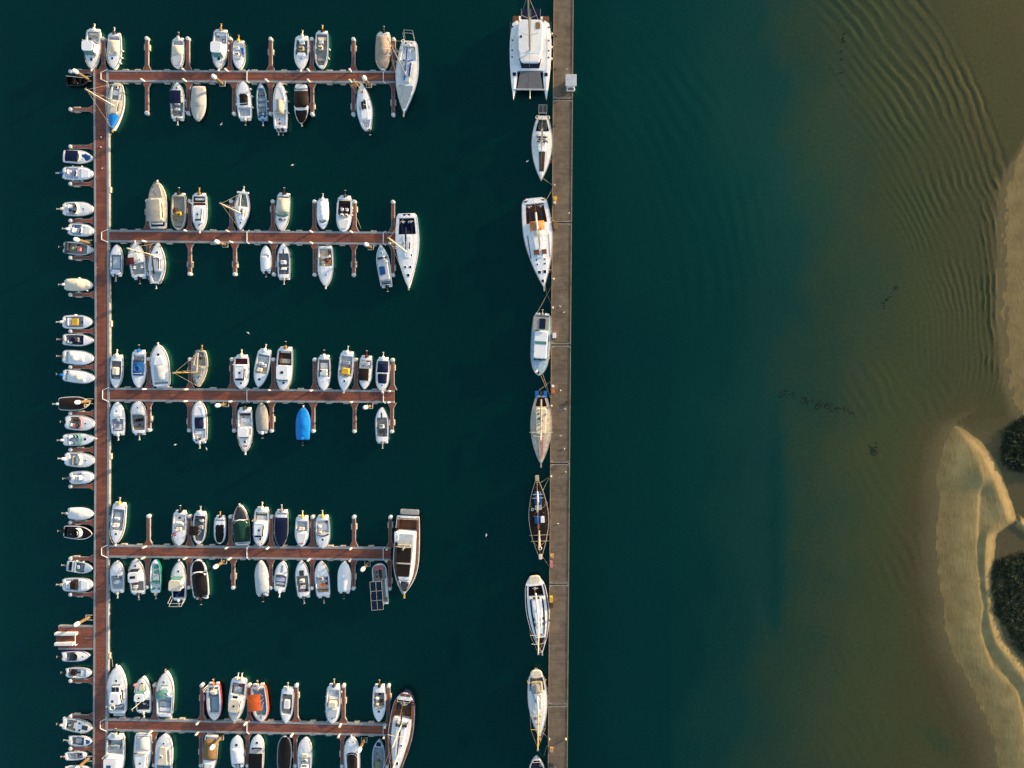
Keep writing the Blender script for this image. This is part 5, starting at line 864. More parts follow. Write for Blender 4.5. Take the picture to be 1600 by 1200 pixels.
cc('4d','black covered cruiser with bold white rim and bow at the arm',(314.5,934),(308.5,874),26,shape='R',hull='white',deck='offwhite',sole='black',ck=(.0,.05),f=[('lid',.06,.66,.90,.8,'black','canopy'),('lid',.68,.96,.86,.15,'black'),('scr',.66,.9,.25,'white'),('arch',.25,1.0,.85,'darkbrown'),('mot',-.1,'darkbrown','black'),('fen',-.35,-.8),('rim','white',.1)])
mb('4d','white fully covered pointed boat with smooth pale cloth',(410.3,929.5),(407,875.5),20.5,shape='M',ck=(0,0),f=[('cov',.05,.985,.45,'lgrey'),('mot',0,'darkbrown','black'),('clut',.0,.04,2,('black',),.1)])
mb('4d','small white boat with lilac seats and dark gangway between bow seats',(437,922),(441.8,876.5),21,shape='M',sole='sandgrey',ck=(.10,.52),f=[('bench',.36,'lilac',.7,.9),('bench',.22,'paleblue',.3,.8),('scr',.56,.85,.3,'lgrey',.4),('stripe',.60,.86,.05,.05,'bluegrey',.42,.1,'bow_gangway'),('mot',.05,'white','white',1.05)])
mb('4d','white boat with square black bow mat and tan console',(475,932),(470,876),22,shape='M',sole='sandgrey',ck=(.12,.58),f=[('blk','deck_mat',.66,0,.85,1.0,.85,.96,'dgrey',.05),('con',.44,-.05,.9,.7,.6,'cream','lgrey','lgrey'),('clut',.14,.4,5),('stripe',.15,.15,-.7,.7,'darkbrown',.12,.05,'floor_trim'),('mot',-.05,'dgrey','silver',1.05)])
mb('4d','white boat with two orange seats and brown trim',(505.5,932),(501,876.5),23.5,shape='C',sole='offwhite',ck=(.12,.56),f=[('seat',.32,-.18,.45,.45,'tangerine'),('seat',.32,.18,.45,.45,'tangerine'),('con',.50,-.15,.9,.6,.6,'lgrey','brown',None),('bench',.13,'tan',.3),('stripe',.20,.20,-.8,.8,'brown',.15,.08,'trim'),('stripe',.3,.56,.74,.7,'brown',.1,.08,'trim'),('mot',0,'darkbrown','wire'),('rail',.62,.3)])
mb('4d','white fully covered boat with cream bow and black motor at right',(537.5,925),(538.3,877),20,shape='M',ck=(0,0),f=[('cov',.02,.97,.65,'white',[(0,.35),(.4,.6),(.5,.95),(.75,.7),(1,.1)]),('mot',0,'black','dgrey')])
mk('solar_boat','motorboat')('4d','long narrow houseboat shaded by a six panel solar roof',(596.5,944),(592,881),22.5,shape='B',deck='offwhite',sole='sandgrey',ck=(.05,.97),gun=.15,f=[('solar',.30,-.25,2.15,5.2,1.9,'solarblue',2,3),('seat',.92,0,1.9,.6,'pink'),('stripe',.62,.86,.05,0,'brown',.5,-.5,'floor_board'),('clut',.55,.85,6,('wire','dgrey','teak')),('blk','side_locker',.4,.8,.35,3.4,.5,.9,'offwhite'),('bench',.98,'offwhite',.25)])
# --- above the fifth arm
cc('5u','large white cruiser with split dark windscreen, bow pointing up, by walkway',(183.5,1114),(182,1041.5),29,shape='C',sole='bluegrey',ck=(.04,.20),f=[('cab',.22,.48,.62,.9,'white',None,.8,0),('hat',.30,-.2,.4,'dgrey',None,.8),('cab',.46,.60,.56,.45,'white','glass',.8,.25),('stripe',.53,.53,-.38,-.02,'glass',.95,.55,'windscreen'),('stripe',.53,.53,.08,.42,'glass',.95,.55,'windscreen'),('stripe',.28,.5,.66,.6,'glass',.2,.14,'side_window'),('hat',.70,0,.36),('ring',.17,-.2,'offwhite',.45,.9),('plat',.9,.8,'lgrey'),('rail',.45),('sprit',.5),('arch',.2,1.2,.9)])
cc('5u','small white pilothouse boat with dark stern and orange bow buoy',(224.5,1112),(222.3,1058),25,shape='C',sole='dgrey',ck=(.04,.34),f=[('top',.38,.60,.66,1.3,'white','tealglass',.32),('cab',.62,.80,.5,.35,'cream','tealglass',.7,.1),('hat',.82,0,.4,'darkbrown'),('rail',.5,.4,.985,'cream'),('blk','fender_buoy',.80,-.85,.5,.5,.9,1.3,'pink',.2,.15),('mot',0,'silver','lgrey',.9),('mast',.34,4.2,(),0,'cream',.05,False),('stripe',.02,.02,-.4,.4,'offwhite',.3,.1,'transom_step')])
cc('5u','white cruiser with large green tinted glass roof, bow pointing up',(256.5,1119),(258.5,1050),27,shape='C',sole='paleblue',ck=(.06,.44),f=[('scr',.62,.86,.6,'tealglass',1.2),('cab',.56,.68,.62,.3,'white','tealglass',.7,.5),('bim',.44,.60,.5,.9,'tealglass',-.3),('bench',.14,'white',.6,.8),('bench',.26,'bluegrey',.8,.8),('hat',.78,-.1,.32),('rail',.5),('sprit',.6,'wire'),('fen',-.5),('clut',.2,.5,5,('lgrey','offwhite')),('plat',.5,.9)])
rib('5u','grey decked inflatable with red right tube and cream engine box',(333.5,1070),(335.5,1125.5),24,shape='R',hull='red',deck='offwhite',sole='bluegrey',ck=(.06,.80),gun=.45,f=[('rim','red',.3),('blk','engine_cover',.20,0,1.3,1.0,.4,1.1,'cream',.4,.2),('blk','deck_mat',.55,.08,1.25,2.7,.3,.5,'bluegrey',.05),('arch',.08,1.6,.9,'white'),('mot',0,'tangerine','pink',.8),('mast',.0,2.6,(),-.7,'white',.05,False),('mast',.0,2.6,(),.5,'white',.05,False),('ring',.2,0,'dgrey',.15,1.0)])
cc('5u','white cruiser with cream hardtop and twin motors',(374,1061.5),(366,1128.5),26,shape='C',sole='lgrey',ck=(.08,.36),f=[('top',.40,.70,.68,1.2,'cream','glass',.36),('stripe',.36,.36,-.3,.3,'glass',.5,1.0,'rear_window'),('stripe',.14,.32,-.62,-.6,'dgrey',.3,.1,'side_seat'),('stripe',.14,.32,.62,.6,'dgrey',.3,.1,'side_seat'),('bench',.24,'lgrey',.9,.6),('mot',-.2,'cream','white',.95,True,False),('mot',.25,'cream','white',.95,True,False),('pad',.72,.92,.7,'lgrey'),('rail',.6),('stripe',.42,.66,.72,.66,'brown',.12,1.1,'roof_rail'),('sprit',.3,'yellow')])
rib('5u','inflatable boat with bright orange square canopy and orange tube',(403,1072),(409,1127.5),26,shape='R',hull='orange',deck='offwhite',sole='bluegrey',ck=(.06,.84),gun=.36,f=[('rim','orange',.3),('bim',.14,.60,.78,1.3,'orange',-.28),('blk','deck_mat',.62,.15,.9,1.8,.3,.5,'bluegrey',.05),('stripe',.78,.92,0,0,'bluegrey',.4,.1,'deck_pad'),('mot',0,'silver','pink',.8),('clut',.06,.12,4,('white','red')),('mast',.0,2.4,(),.4,'white',.05,False),('bench',.08,'offwhite'),('fen',-.4)])
ob('5u','white boat with sand grey deck and pale console box',(449.5,1077),(446.8,1130),20,shape='M',sole='sandgrey',ck=(.14,.74),gun=.22,f=[('blk','console',.44,0,1.1,1.7,.35,.9,'offwhite',.2,.1),('blk','cushion',.16,-.25,.6,.4,.5,.85,'dgrey'),('mot',0,'lgrey','silver'),('stripe',.06,.06,-.6,.6,'pink',.1,.05,'trim')])
mb('5u','white blunt boat with cream canopy roof and grey motor',(521.8,1072.5),(519,1130.5),23,shape='R',sole='offwhite',ck=(.08,.54),f=[('blk','console_cover',.46,0,1.5,1.1,.5,1.4,'cream',.2,.12),('bench',.32,'offwhite',.5,.7),('hat',.86,0,.26,'dgrey'),('mot',0,'dgrey','silver',1.1),('pad',.60,.82,.7,'lgrey'),('fen',-.3,-.5,-.7,.15)])
mb('5u','white boat with sand cockpit, black stern line and blue hatch',(592.8,1073),(592,1127.5),20,shape='M',sole='sandgrey',ck=(.16,.58),f=[('stripe',.12,.12,-.7,.6,'navy',.12,.08,'mooring_coil'),('con',.5,-.3,.5,.5,.6,'cream'),('blk','cushion',.42,.3,.5,.4,.4,.8,'darkbrown'),('scr',.60,.8,.3,'tealglass'),('hat',.70,0,.4),('mot',0,'darkbrown','drybrown')])
s=Boat('ketch','ketch','large navy hulled ketch with teak deck and two masts at fifth arm end',(634,1082),(617.5,1216),40,shape='P',hull='navy',deck='white',sole='teak',ck=(.09,.30),gun=.6,fb=1.4,group='boats above the fifth arm',f=[('rim','navy',.2),('life',.08,.96),('stripe',.03,.03,-.4,.4,'teak',.5,.1,'swim_step'),('cab',.31,.76,.42,.35,'white',None,.45,0,None,False),('side',.08,.96,.66,.94,0,'teak'),('seat',.17,.4,.5,1.6,'dgrey',False),('seat',.17,-.4,.5,1.6,'dgrey',False),('wheel',.13,0,.6),('scr',.37,.5,.6,'navy',.9),('clut',.09,.13,8,('navy','dgrey','wire')),('boom',.18,.34,1.3,'darkbrown','dgrey'),('boom',.40,.70,1.2,'darkbrown','dgrey'),('stripe',.37,.37,-.45,.45,'dgrey',.6,.5,'instrument_hood'),('mast',.73,17.5,(.42,.68),0,'cream',.13),('mast',.36,9.5,(.55,),0,'cream',.10),('hat',.82,0,.5),('hat',.60,.2,.3,'glass',None,.3),('arch',.06,1.7,.8),('ring',.1,.7,'navy',.3,.6)])
# --- below the fifth arm
cc('5d','white hardtop cruiser with bright blue roof hatch, nearest the walkway',(180.5,1150),(178.5,1222),30,shape='C',sole='lgrey',ck=(.08,.40),f=[('top',.40,.78,.72,1.5,'white','glass'),('blk','roof_hatch',.56,0,.85,.85,2.7,2.76,'deepblue',.05,.01),('mot',0,'silver','dgrey',1.1),('seat',.26,0,1.6,.9,'bluegrey'),('seat',.14,.75,.4,1.2,'dgrey'),('seat',.14,-.75,.4,1.2,'dgrey'),('clut',.2,.36,5),('arch',.4,1.5,.9)])
cc('5d','white boat with large grey cockpit awning and dark trim line',(223.5,1147),(221,1214),27.5,shape='C',sole='lgrey',ck=(.04,.12),f=[('lid',.06,.38,.80,.5,'lgrey','awning'),('stripe',.41,.41,-.7,.7,'darkbrown',.16,.75,'window_frame'),('cab',.42,.86,.70,.6,'white',None,.75,0,.3),('fen',.2,.45),('bench',.0,'lgrey',.3,.9,.9),('rail',.5),('hat',.82,0,.3)])
cc('5d','white rounded cruiser with pale cabin and two small round hatches',(255,1216),(256.8,1147.5),27,shape='R',sole='bluegrey',ck=(.04,.30),f=[('cab',.32,.74,.56,.4,'cream','bluegrey',.7,.15,None),('hat',.80,0,.3),('hat',.52,-.15,.32,'glass',None,.4),('stripe',.3,.66,.72,.6,'sand',.2,.12,'side_window'),('rail',.5,.3)])
mb('5d','boat with brown tan canvas cover and cream stern',(330,1149.5),(326,1214),22,shape='C',sole='cream',ck=(.03,.12),hull='white',f=[('lid',.10,.58,.95,.7,'drybrown','canvas_cover'),('bench',.08,'offwhite',.3),('bench',.03,'cream',.3),('hat',.74,0,.36,'brown'),('pad',.66,.9,.6,'offwhite'),('rail',.6)])
mb('5d','white smooth covered boat with square navy bow hatch',(372,1198),(369.3,1150),21,shape='R',sole='offwhite',ck=(.06,.10),f=[('lid',.10,.60,.92,.35,'white'),('hat',.72,0,.46,'navy'),('mot',0,'bluegrey','dgrey'),('ring',.05,0,'darkbrown',.35)])
mb('5d','white boat with black aft canopy and navy bow hatch',(401,1206),(402.3,1148.5),22,shape='R',sole='black',ck=(.05,.1),f=[('bim',.12,.56,.96,.8,'black'),('scr',.64,.8,.3,'navy',.3),('hat',.80,0,.42,'navy'),('stripe',.6,.6,-.6,.6,'lgrey',.2,.3,'window_frame'),('mot',-.5,'drybrown','tan',.9)])
mb('5d','black covered boat with thin white rim below the fifth arm middle,',(443.5,1202),(445.5,1149),22.5,shape='R',hull='black',deck='offwhite',sole='black',ck=(0,0),f=[('cov',.04,.96,.5,'black',[(0,.6),(.4,1),(.7,.7),(1,.2)],-.13),('stripe',.02,.02,-.7,.7,'lgrey',.3,.15,'swim_platform'),('mot',0,'dgrey','silver')])
mb('5d','white boat with twin cockpit seats and round wheel near bottom edge',(475.8,1208),(477,1152.5),22,shape='R',sole='offwhite',ck=(.1,.46),f=[('con',.36,0,1.0,.5,.6,'offwhite','dgrey'),('blk','console_cover',.50,0,1.2,.8,.7,1.1,'cream',.25,.1),('ring',.18,0,'dgrey',.3,.1),('seat',.2,.4,.5,.5,'white'),('seat',.2,-.4,.5,.5,'white'),('rail',.6,.3)])
mb('5d','white boat with domed dark glass cockpit near the right end',(551,1212),(549,1151.5),24.5,shape='R',sole='dgrey',ck=(.05,.12),f=[('lid',.10,.56,.70,.6,'darkbrown','canopy'),('scr',.58,.72,.3,'navy'),('hat',.88,.3,.16),('hat',.88,-.3,.16),('rail',.6,.3),('sprit',.5),('mot',0,'dgrey','silver')])
ob('5d','grey blue open boat with olive crate at right end',(590.7,1208),(592.3,1155.5),19.5,shape='M',hull='lgrey',deck='paleblue',sole='bluegrey',ck=(.08,.78),gun=.16,f=[('blk','crate',.24,-.15,.9,1.1,.4,.75,'olive',.05),('clut',.3,.6,7,('wire','teak','sand')),('lid',.80,.93,.7,.08,'navy'),('mot',0,'dgrey','silver')])
# --- along the quay
# big catamaran at the top of the quay, bow pointing down
def catamaran():
    a = P(829.5, 24, 1.5); b = P(828, 155, 1.5); L_ = (b - a).length; c = (a + b) / 2; d = b - a; ang = math.atan2(d.y, d.x) - math.pi / 2
    root = empty('sailing_catamaran', Vector((c.x, c.y, 0)), ang); tag(root, 'big white sailing catamaran with grey bow trampoline at the top of the quay', 'catamaran', 'boats moored along the quay')
    hw = 32.5 * PX * .988; Y = lambda u: (u - .5) * L_; zd = 1.5
    for sd in (-1, 1):
        g = MB(); us = [0, .06, .15, .3, .45, .6, .75, .85, .93, .98, 1.0]; rows = []
        for u in us:
            o = hw * (.80 + .20 * math.sin(min(1, u / .35) * math.pi / 2)) if u < .4 else hw * (1 - .20 * ((u - .4) / .6) ** 1.9)
            wi = 1.35 * (1 if u < .6 else max(.04, 1 - ((u - .6) / .4) ** 2.0)); i = o - wi if u < .6 else o - wi
            z = zd * (.72 if u < .04 else .92 if u < .10 else 1)
            rows.append([(sd * (o + i) / 2, Y(u) * .99, -.4), (sd * lerp(o, i, .1), Y(u), .1), (sd * o, Y(u), z - .04), (sd * (o - .03), Y(u), z), (sd * (o + i) / 2, Y(u), z + .05), (sd * i, Y(u), z), (sd * i, Y(u), .3), (sd * (o + i) / 2, Y(u) * .99, -.4)])
        g.grid(rows, flip=sd > 0); r0 = rows[0]; g.add(r0[:7], [tuple(range(7))]); g.obj('hull', 'white', root)
        g = MB(); g.rbox(sd * hw * .72, Y(.055), 1.15, 1.5, zd * .90, zd * .93 + .03, .15, .02); g.obj('stern_steps', 'teak', root)
        for u in (.14, .30, .42, .50): g = MB(); g.rbox(sd * hw * .88, Y(u), .26, .26, zd + .0, zd + .09, .05, .01); g.obj('hatch', 'glass', root)
        g = MB(); g.rbox(sd * hw * .76, Y(.705), .62, .62, zd, zd + .10, .06, .01); g.obj('hatch', 'navy', root)
    g = MB(); g.rbox(0, Y(.38), hw * 1.62, L_ * .56, .75, zd + .03, .5, .05, .98); g.obj('bridge_deck', 'white', root)
    g = MB(); g.rbox(0, Y(.355), hw * 1.20, L_ * .46, zd + .03, zd + .85, .7, .15, .80); o = g.obj('saloon', 'white', root)
    g = MB(); y0, y1 = Y(.515), Y(.605); g.add([(-hw * .54, y0 + .35, zd + .80), (hw * .54, y0 + .35, zd + .80), (hw * .42, y1 + .45, zd + .06), (-hw * .42, y1 + .45, zd + .06), (-hw * .58, y0 - .3, zd + .75), (hw * .58, y0 - .3, zd + .75)], [(0, 3, 2, 1), (0, 4, 3), (1, 2, 5)]); g.obj('windscreen', 'glass', o)
    for sd in (-1, 1): g = MB(); g.add([(sd * hw * .605, Y(.27), zd + .25), (sd * hw * .55, Y(.50), zd + .25), (sd * hw * .545, Y(.50), zd + .62), (sd * hw * .60, Y(.27), zd + .62)], [(0, 1, 2, 3) if sd > 0 else (3, 2, 1, 0)]); g.obj('side_window', 'glass', o)
    g = MB(); g.rbox(0, Y(.31), hw * 1.16, L_ * .40, zd + 1.75, zd + 1.87, .8, .06, .95); r = g.obj('hardtop', 'white', root)
    g = MB(); g.rbox(-.9 * 1.5, Y(.18), .8, 1.2, zd + 1.87, zd + 1.92, .05, .01); g.obj('helm_floor', 'drybrown', r)
    g = MB(); g.rbox(hw * .44, Y(.31), .32, .45, zd + 1.87, zd + 1.93, .05, .01); g.obj('hatch', 'glass', r)
    for sd in (-1, 1):
        for u in (.14, .24): g = MB(); g.tube((sd * hw * .5, Y(u), zd), (sd * hw * .5, Y(u), zd + 1.8), .06, 6); g.obj('roof_post', 'white', root)
    g = MB(); g.rbox(0, Y(.015), hw * .95, 1.9, zd + .9, zd + .96, .05, .02); s_ = g.obj('solar_panel', 'navy', root)
    g = MB(); [g.tube((x, Y(.015) - .95, zd + .98), (x, Y(.015) + .95, zd + .98), .03, 4) for x in (-1.75, 0, 1.75)]; g.obj('panel_frame', 'silver', s_)
    g = MB(); g.rbox(0, Y(.08), hw * .70, .9, zd + .3, zd + .5, .1, .05); g.obj('aft_bench', 'yellow', root); g = MB(); g.rbox(0, Y(.088), hw * .6, .5, zd + .5, zd + .56, .1, .02); g.obj('bench_pad', 'darkbrown', root)
    g = MB(); g.rbox(-hw * .37, Y(.00) + .3, .35, 1.5, zd + .5, zd + .95, .1, .1); g.obj('dinghy', 'offwhite', root)
    g = MB(); y0, y1 = Y(.70), Y(.875); g.add([(-hw * .62, y1, zd - .02), (hw * .62, y1, zd - .02), (hw * .48, y0 - .5, zd - .0), (-hw * .48, y0 - .5, zd - .0)] + [(-hw * .62, y1, zd - .08), (hw * .62, y1, zd - .08), (hw * .48, y0 - .5, zd - .06), (-hw * .48, y0 - .5, zd - .06)], [(0, 3, 2, 1), (4, 5, 6, 7)]); g.obj('trampoline', paint('net', (.15,.155,.165), .8, .1, 3), root)
    g = MB(); g.tube((-hw * .80, Y(.885), zd), (hw * .80, Y(.885), zd), .14, 8); g.obj('front_crossbeam', 'lgrey', root)
    g = MB(); g.tube((0, Y(.88), zd), (0, Y(1.0), zd + .1), .08, 6); g.ball((0, Y(.98), zd + .1), .15, .3, .15); g.obj('bowsprit', 'cream', root)
    g = MB(); g.tube((0, Y(.47), zd + .8), (0, Y(.47) - .2, 23.5), .16, 10, .12); m_ = g.obj('mast', 'wire', root)
    for t, k in ((9, 1.5), (15, 1.2)): g = MB(); g.tube((-k, Y(.47) - .5, t), (0, Y(.47), t), .05, 5); g.tube((k, Y(.47) - .5, t), (0, Y(.47), t), .05, 5); g.obj('spreader', 'wire', m_)
    g = MB()
    for q in ((-hw * .93, Y(.38), zd), (hw * .93, Y(.38), zd), (0, Y(.88), zd)): g.tube(q, (0, Y(.47) - .2, 22), .03, 4)
    g.obj('rigging', 'wire', m_)
    g = MB(); g.tube((0, Y(.12), zd + 2.6), (0, Y(.46), zd + 2.6), .14, 7); bo = g.obj('boom', 'dgrey', root); g = MB(); g.rbox(.12, Y(.29), .42, 5.3, zd + 2.7, zd + 3.1, .18, .15, .8); g.obj('furled_sail', 'sand', bo)
    g = MB(); n = 10
    for sd in (-1, 1):
        pts = [(sd * hw * (.97 - .17 * max(0, (i / n - .4) / .6) ** 1.9), Y(.1 + .88 * i / n), zd + .6) for i in range(n + 1)]; g.path(pts, .016, 4)
        for p in pts[::2]: g.tube(p, (p[0], p[1], zd), .018, 4)
    g.obj('guard_rail', 'silver', root)
    for u in (.2, .36, .5, .62): 
        x = -hw * (1.0 - .04 * (u > .5)) - .12; g = MB(); g.tube((x, Y(u), .2), (x, Y(u), 1.1), .16, 8); g.ball((x, Y(u), 1.1), .16, .16, .1, 8, 4); g.obj('fender', 'offwhite' if u < .6 else 'brown', root)
catamaran()
sb('Q','narrow white sailboat with grey deck panels and dark stern solar panel',(848,181),(845.5,282),33,shape='O',deck='offwhite',sole='dgrey',ck=(.06,.24),gun=.5,fb=1.1,f=[('solar',-.06,0,1.5,1.5,1.5,'dgrey',2,1,False),('cab',.27,.56,.42,.4,'white',None,.8,0,None,False),('stripe',.40,.40,-.45,.45,'navy',.5,.5,'roof_window'),('stripe',.34,.34,-.5,.5,'dgrey',.3,.5,'roof_panel'),('stripe',.56,.86,-.14,-.05,'dgrey',.55,.12,'deck_mat'),('stripe',.56,.86,.18,.1,'brown',.55,.12,'deck_mat'),('mast',.55,13,(.5,),0,'cream',.1),('boom',.22,.54,1.0,'cream','dgrey'),('hat',.9,0,.4,'white'),('ring',.04,-.5,'cream',.3,.5),('ring',.04,.5,'cream',.3,.5),('life',),('arch',.0,1.5,.9),('fen',.35,.45,.55,.65),('clut',.28,.52,6,('wire','dgrey','sand'),.5),('blk','tarp',.16,.0,1.6,1.6,1.0,1.3,'dgrey',.2)])
sb('Q','large white yacht with wide stern, tan sprayhood and teak cockpit',(834.5,311),(850,450),46,shape='Y',deck='white',sole='teak',ck=(.05,.27),gun=.75,fb=1.3,f=[('cab',.28,.66,.46,.35,'white',None,.5,0,None,False),('lid',.25,.36,.52,.9,'tangerine','sprayhood'),('lid',.36,.42,.44,.6,'cream','sprayhood_front'),('stripe',.60,.60,-.42,-.05,'teak',.9,.45,'coachroof_window'),('stripe',.60,.60,.12,.45,'teak',.9,.45,'coachroof_window'),('hat',.68,.28,.3),('hat',.68,-.28,.3),('hat',.73,.26,.3),('hat',.73,-.26,.3),('hat',.82,.18,.55),('hat',.82,-.18,.55),('hat',.92,-.02,.5),('mast',.56,20.5,(.40,.66),0,'cream',.14),('boom',.17,.55,1.2,'cream','white'),('wheel',.08,.4,.55),('wheel',.08,-.4,.55),('seat',.2,.38,.5,2.2,'dgrey',False),('seat',.2,-.38,.5,2.2,'dgrey',False),('blk','table',.19,0,.5,2.0,.5,1.1,'teak'),('life',.06,.95),('stripe',.02,.02,-.7,.7,'teak',.3,.08,'stern_bench'),('stripe',.4,.66,-.72,-.66,'navy',.14,.08,'side_window'),('stripe',.4,.66,.72,.66,'wire',.1,.08,'genoa_track'),('plat',.5,.85),('sprit',.7,'wire'),('fen',.22,.4,.55,.63,.8)])
cc('Q','boxy white cabin boat with grey aft awning and dark solar panel',(847.5,492),(842,587),31,shape='R',deck='skyblue',sole='lgrey',ck=(.0,.08),gun=.3,fb=1.2,f=[('cab',.27,.72,.66,.9,'white','dgrey',.97,.1),('stripe',.46,.46,-.6,.6,'tealglass',.55,.95,'roof_window'),('blk','awning',.15,-.06,2.9,2.3,2.3,2.4,'sandgrey',.1,.03),('blk','solar_panel',.15,.06,1.1,1.9,2.41,2.47,'navy',.04,.01),('stripe',.735,.735,-.62,-.28,'dgrey',.26,.35,'front_window'),('stripe',.735,.735,-.18,.18,'dgrey',.26,.35,'front_window'),('stripe',.735,.735,.28,.62,'dgrey',.26,.35,'front_window'),('rail',.6),('clut',.92,.95,2,('maroon','white'),.1),('fen',.3,.5,.7),('plat',.5,.5,'drybrown'),('mot',0,'wire','silver',.7),('blk','grill',.265,-.4,.7,.2,1.3,1.9,'darkbrown'),('stripe',.3,.7,.85,.85,'cream',.1,.1,'side_rail')])
sb('Q','weathered cream sailboat with two blue stern panels',(845.5,618),(845.3,725),33,shape='O',hull='cream',deck=paint('aged_cream', (.52,.46,.37), .6, .18, 1.4),sole='brown',ck=(.03,.16),gun=.45,fb=1.2,f=[('blk','stern_panel',-.02,-.40,.62,1.3,2.0,2.06,'blue',.04,.01),('blk','stern_panel',-.02,.40,.62,1.3,2.0,2.06,'blue',.04,.01),('blk','solar_panel',-.02,0,.5,1.2,2.0,2.05,'dgrey',.04,.01),('arch',.01,1.2,1.0),('cab',.18,.56,.52,.45,'cream',None,.85,0,None,False),('clut',.2,.55,12,('sand','brown','wire','dgrey'),.5),('mast',.55,13,(.5,),0,'cream',.12),('boom',.05,.54,1.1,'cream','sand'),('stripe',.53,.53,-1.1,1.1,'cream',.10,.8,'whisker_pole'),('stripe',.60,.90,-.22,-.05,'sandgrey',.35,.15,'dinghy_hull'),('stripe',.60,.9,.12,.05,'pink',.5,.14,'deck_mat'),('life',),('sprit',.8,'wire'),('fen',.25,.4,.5,.58)])
s=Boat('schooner','wooden_schooner','dark wooden two masted schooner with blue deckhouse covers along the quay',(844.5,871),(839,745),31,shape='E',hull='darkbrown',deck='darkbrown',sole='black',ck=(.08,.20),gun=.3,fb=1.4,group='boats moored along the quay',f=[('rim','sand',.1),('cab',.66,.82,.50,.5,'deepblue',None,.9,0,None,False),('stripe',.745,.745,-.55,.55,'skyblue',.10,.60,'cover_seam'),('stripe',.79,.79,-.5,.5,'skyblue',.10,.60,'cover_seam'),('blk','hatch_cover',.625,0,1.2,.9,1.5,1.9,'bluegrey',.1),('blk','deckhouse',.475,-.06,1.3,1.3,1.5,2.0,'deepblue',.1),('blk','ice_box',.475,.38,.65,1.1,1.5,2.1,'white',.08),('stripe',.36,.6,-.06,.0,'teak',.5,.1,'deck_plank'),('mast',.72,11.5,(),0,'sand',.13),('mast',.33,13,(),0,'sand',.13),('boom',.15,.34,1.0,'yellow','sand'),('boom',.70,.84,1.0,'sand','offwhite'),('stripe',.29,.29,-1,1,'sand',.08,.8,'crosstree'),('stripe',.215,.215,-.9,.9,'sand',.08,.8,'crosstree'),('ring',.12,0,'offwhite',.3,.3),('ring',.60,-.6,'offwhite',.2,.2),('life',.06,.94,.6,.98),('clut',.5,.62,5,('brown','navy','teak'),.1),('clut',.86,.93,4,('black','darkbrown'),.1),('blk','bow_platform',.985,0,.7,1.1,1.5,1.62,'sand',.15),('blk','stern_platform',.01,0,.6,1.0,1.4,1.52,'cream',.15),('fen',.66,.58,.52,.46,.4),('blk','deckhouse',.25,0,1.1,.9,1.5,1.8,'navy',.1)])
sb('Q','sleek white yacht with navy side stripes and rounded pale stern',(834.5,899.5),(847,1020),36,shape='P',hull='navy',deck='white',sole='darkbrown',ck=(.13,.27),gun=.6,fb=1.2,f=[('rim','offwhite',.12),('blk','stern_deck',.055,0,2.3,1.6,1.0,1.3,'cream',.7,.1),('cab',.28,.66,.42,.32,'white',None,.5,0,None,False),('side',.30,.78,.46,.60,0,'navy',.06,'side_stripe'),('side',.12,.84,.84,.97,0,'darkbrown'),('lid',.80,.97,.8,.05,'darkbrown','foredeck_teak'),('hat',.44,.0,.32,'glass',None,.3),('hat',.76,.15,.4,'navy'),('stripe',.6,.64,-.35,-.32,'glass',.2,.42),('stripe',.6,.64,.35,.32,'glass',.2,.42),('stripe',.53,.57,-.4,-.37,'glass',.2,.42),('stripe',.53,.57,.4,.37,'glass',.2,.42),('stripe',.28,.28,-.3,.3,'brown',.4,.44,'companionway'),('mast',.60,15,(.45,.72),0,'cream',.12),('boom',.2,.58,1.0,'cream','offwhite'),('wheel',.16,0,.5),('arch',.1,.7,.95,'white'),('life',.1,.95),('sprit',.6,'wire'),('hat',.3,.45,.22),('hat',.3,-.45,.22),('fen',.5,.75,.82)])
sb('Q','pale yellow sterned sailboat with long blue stripe across its deck',(837.5,1047.5),(843.5,1152),31,shape='P',hull='cream',deck='offwhite',sole='sand',ck=(.10,.30),gun=.35,fb=1.1,f=[('blk','stern_deck',.055,0,2.2,1.5,1.0,1.3,'cream',.7,.1),('arch',.14,1.0,1.1,'yellow'),('lid',.17,.34,.62,.5,'sand','sprayhood'),('blk','cockpit_cover',.22,.0,1.8,1.7,1.3,1.5,'sand',.2),('cab',.34,.56,.45,.3,'lgrey',None,.8,0,None,False),('stripe',.36,.37,-.05,.08,'pink',.4,.5,'flag_cloth'),('hat',.43,.05,.4,'brown',None,.3),('stripe',.2,.52,-.75,.0,'blue',.14,.5,'blue_sail_cover'),('mast',.62,13.5,(.5,),0,'yellow',.11),('boom',.34,.60,.9,'cream','offwhite'),('hat',.6,0,.35,'white'),('life',.08,.95),('clut',.6,.8,6,('teak','bluegrey','wire'),.12),('fen',.3,.42,.5),('sprit',.7,'sand')])
sb('Q','white bowed boat with brown bench cut off by the bottom edge',(838,1185),(843,1285),27,shape='P',hull='white',deck='offwhite',sole='dgrey',ck=(.03,.22),gun=.25,fb=1.0,f=[('seat',.07,-.1,1.2,.6,'darkbrown',False),('seat',.11,.5,.5,.8,'sandgrey',False),('arch',.03,.7,.9,'lilac'),('cab',.25,.6,.5,.4,'white','glass',.7,.1),('life',)])
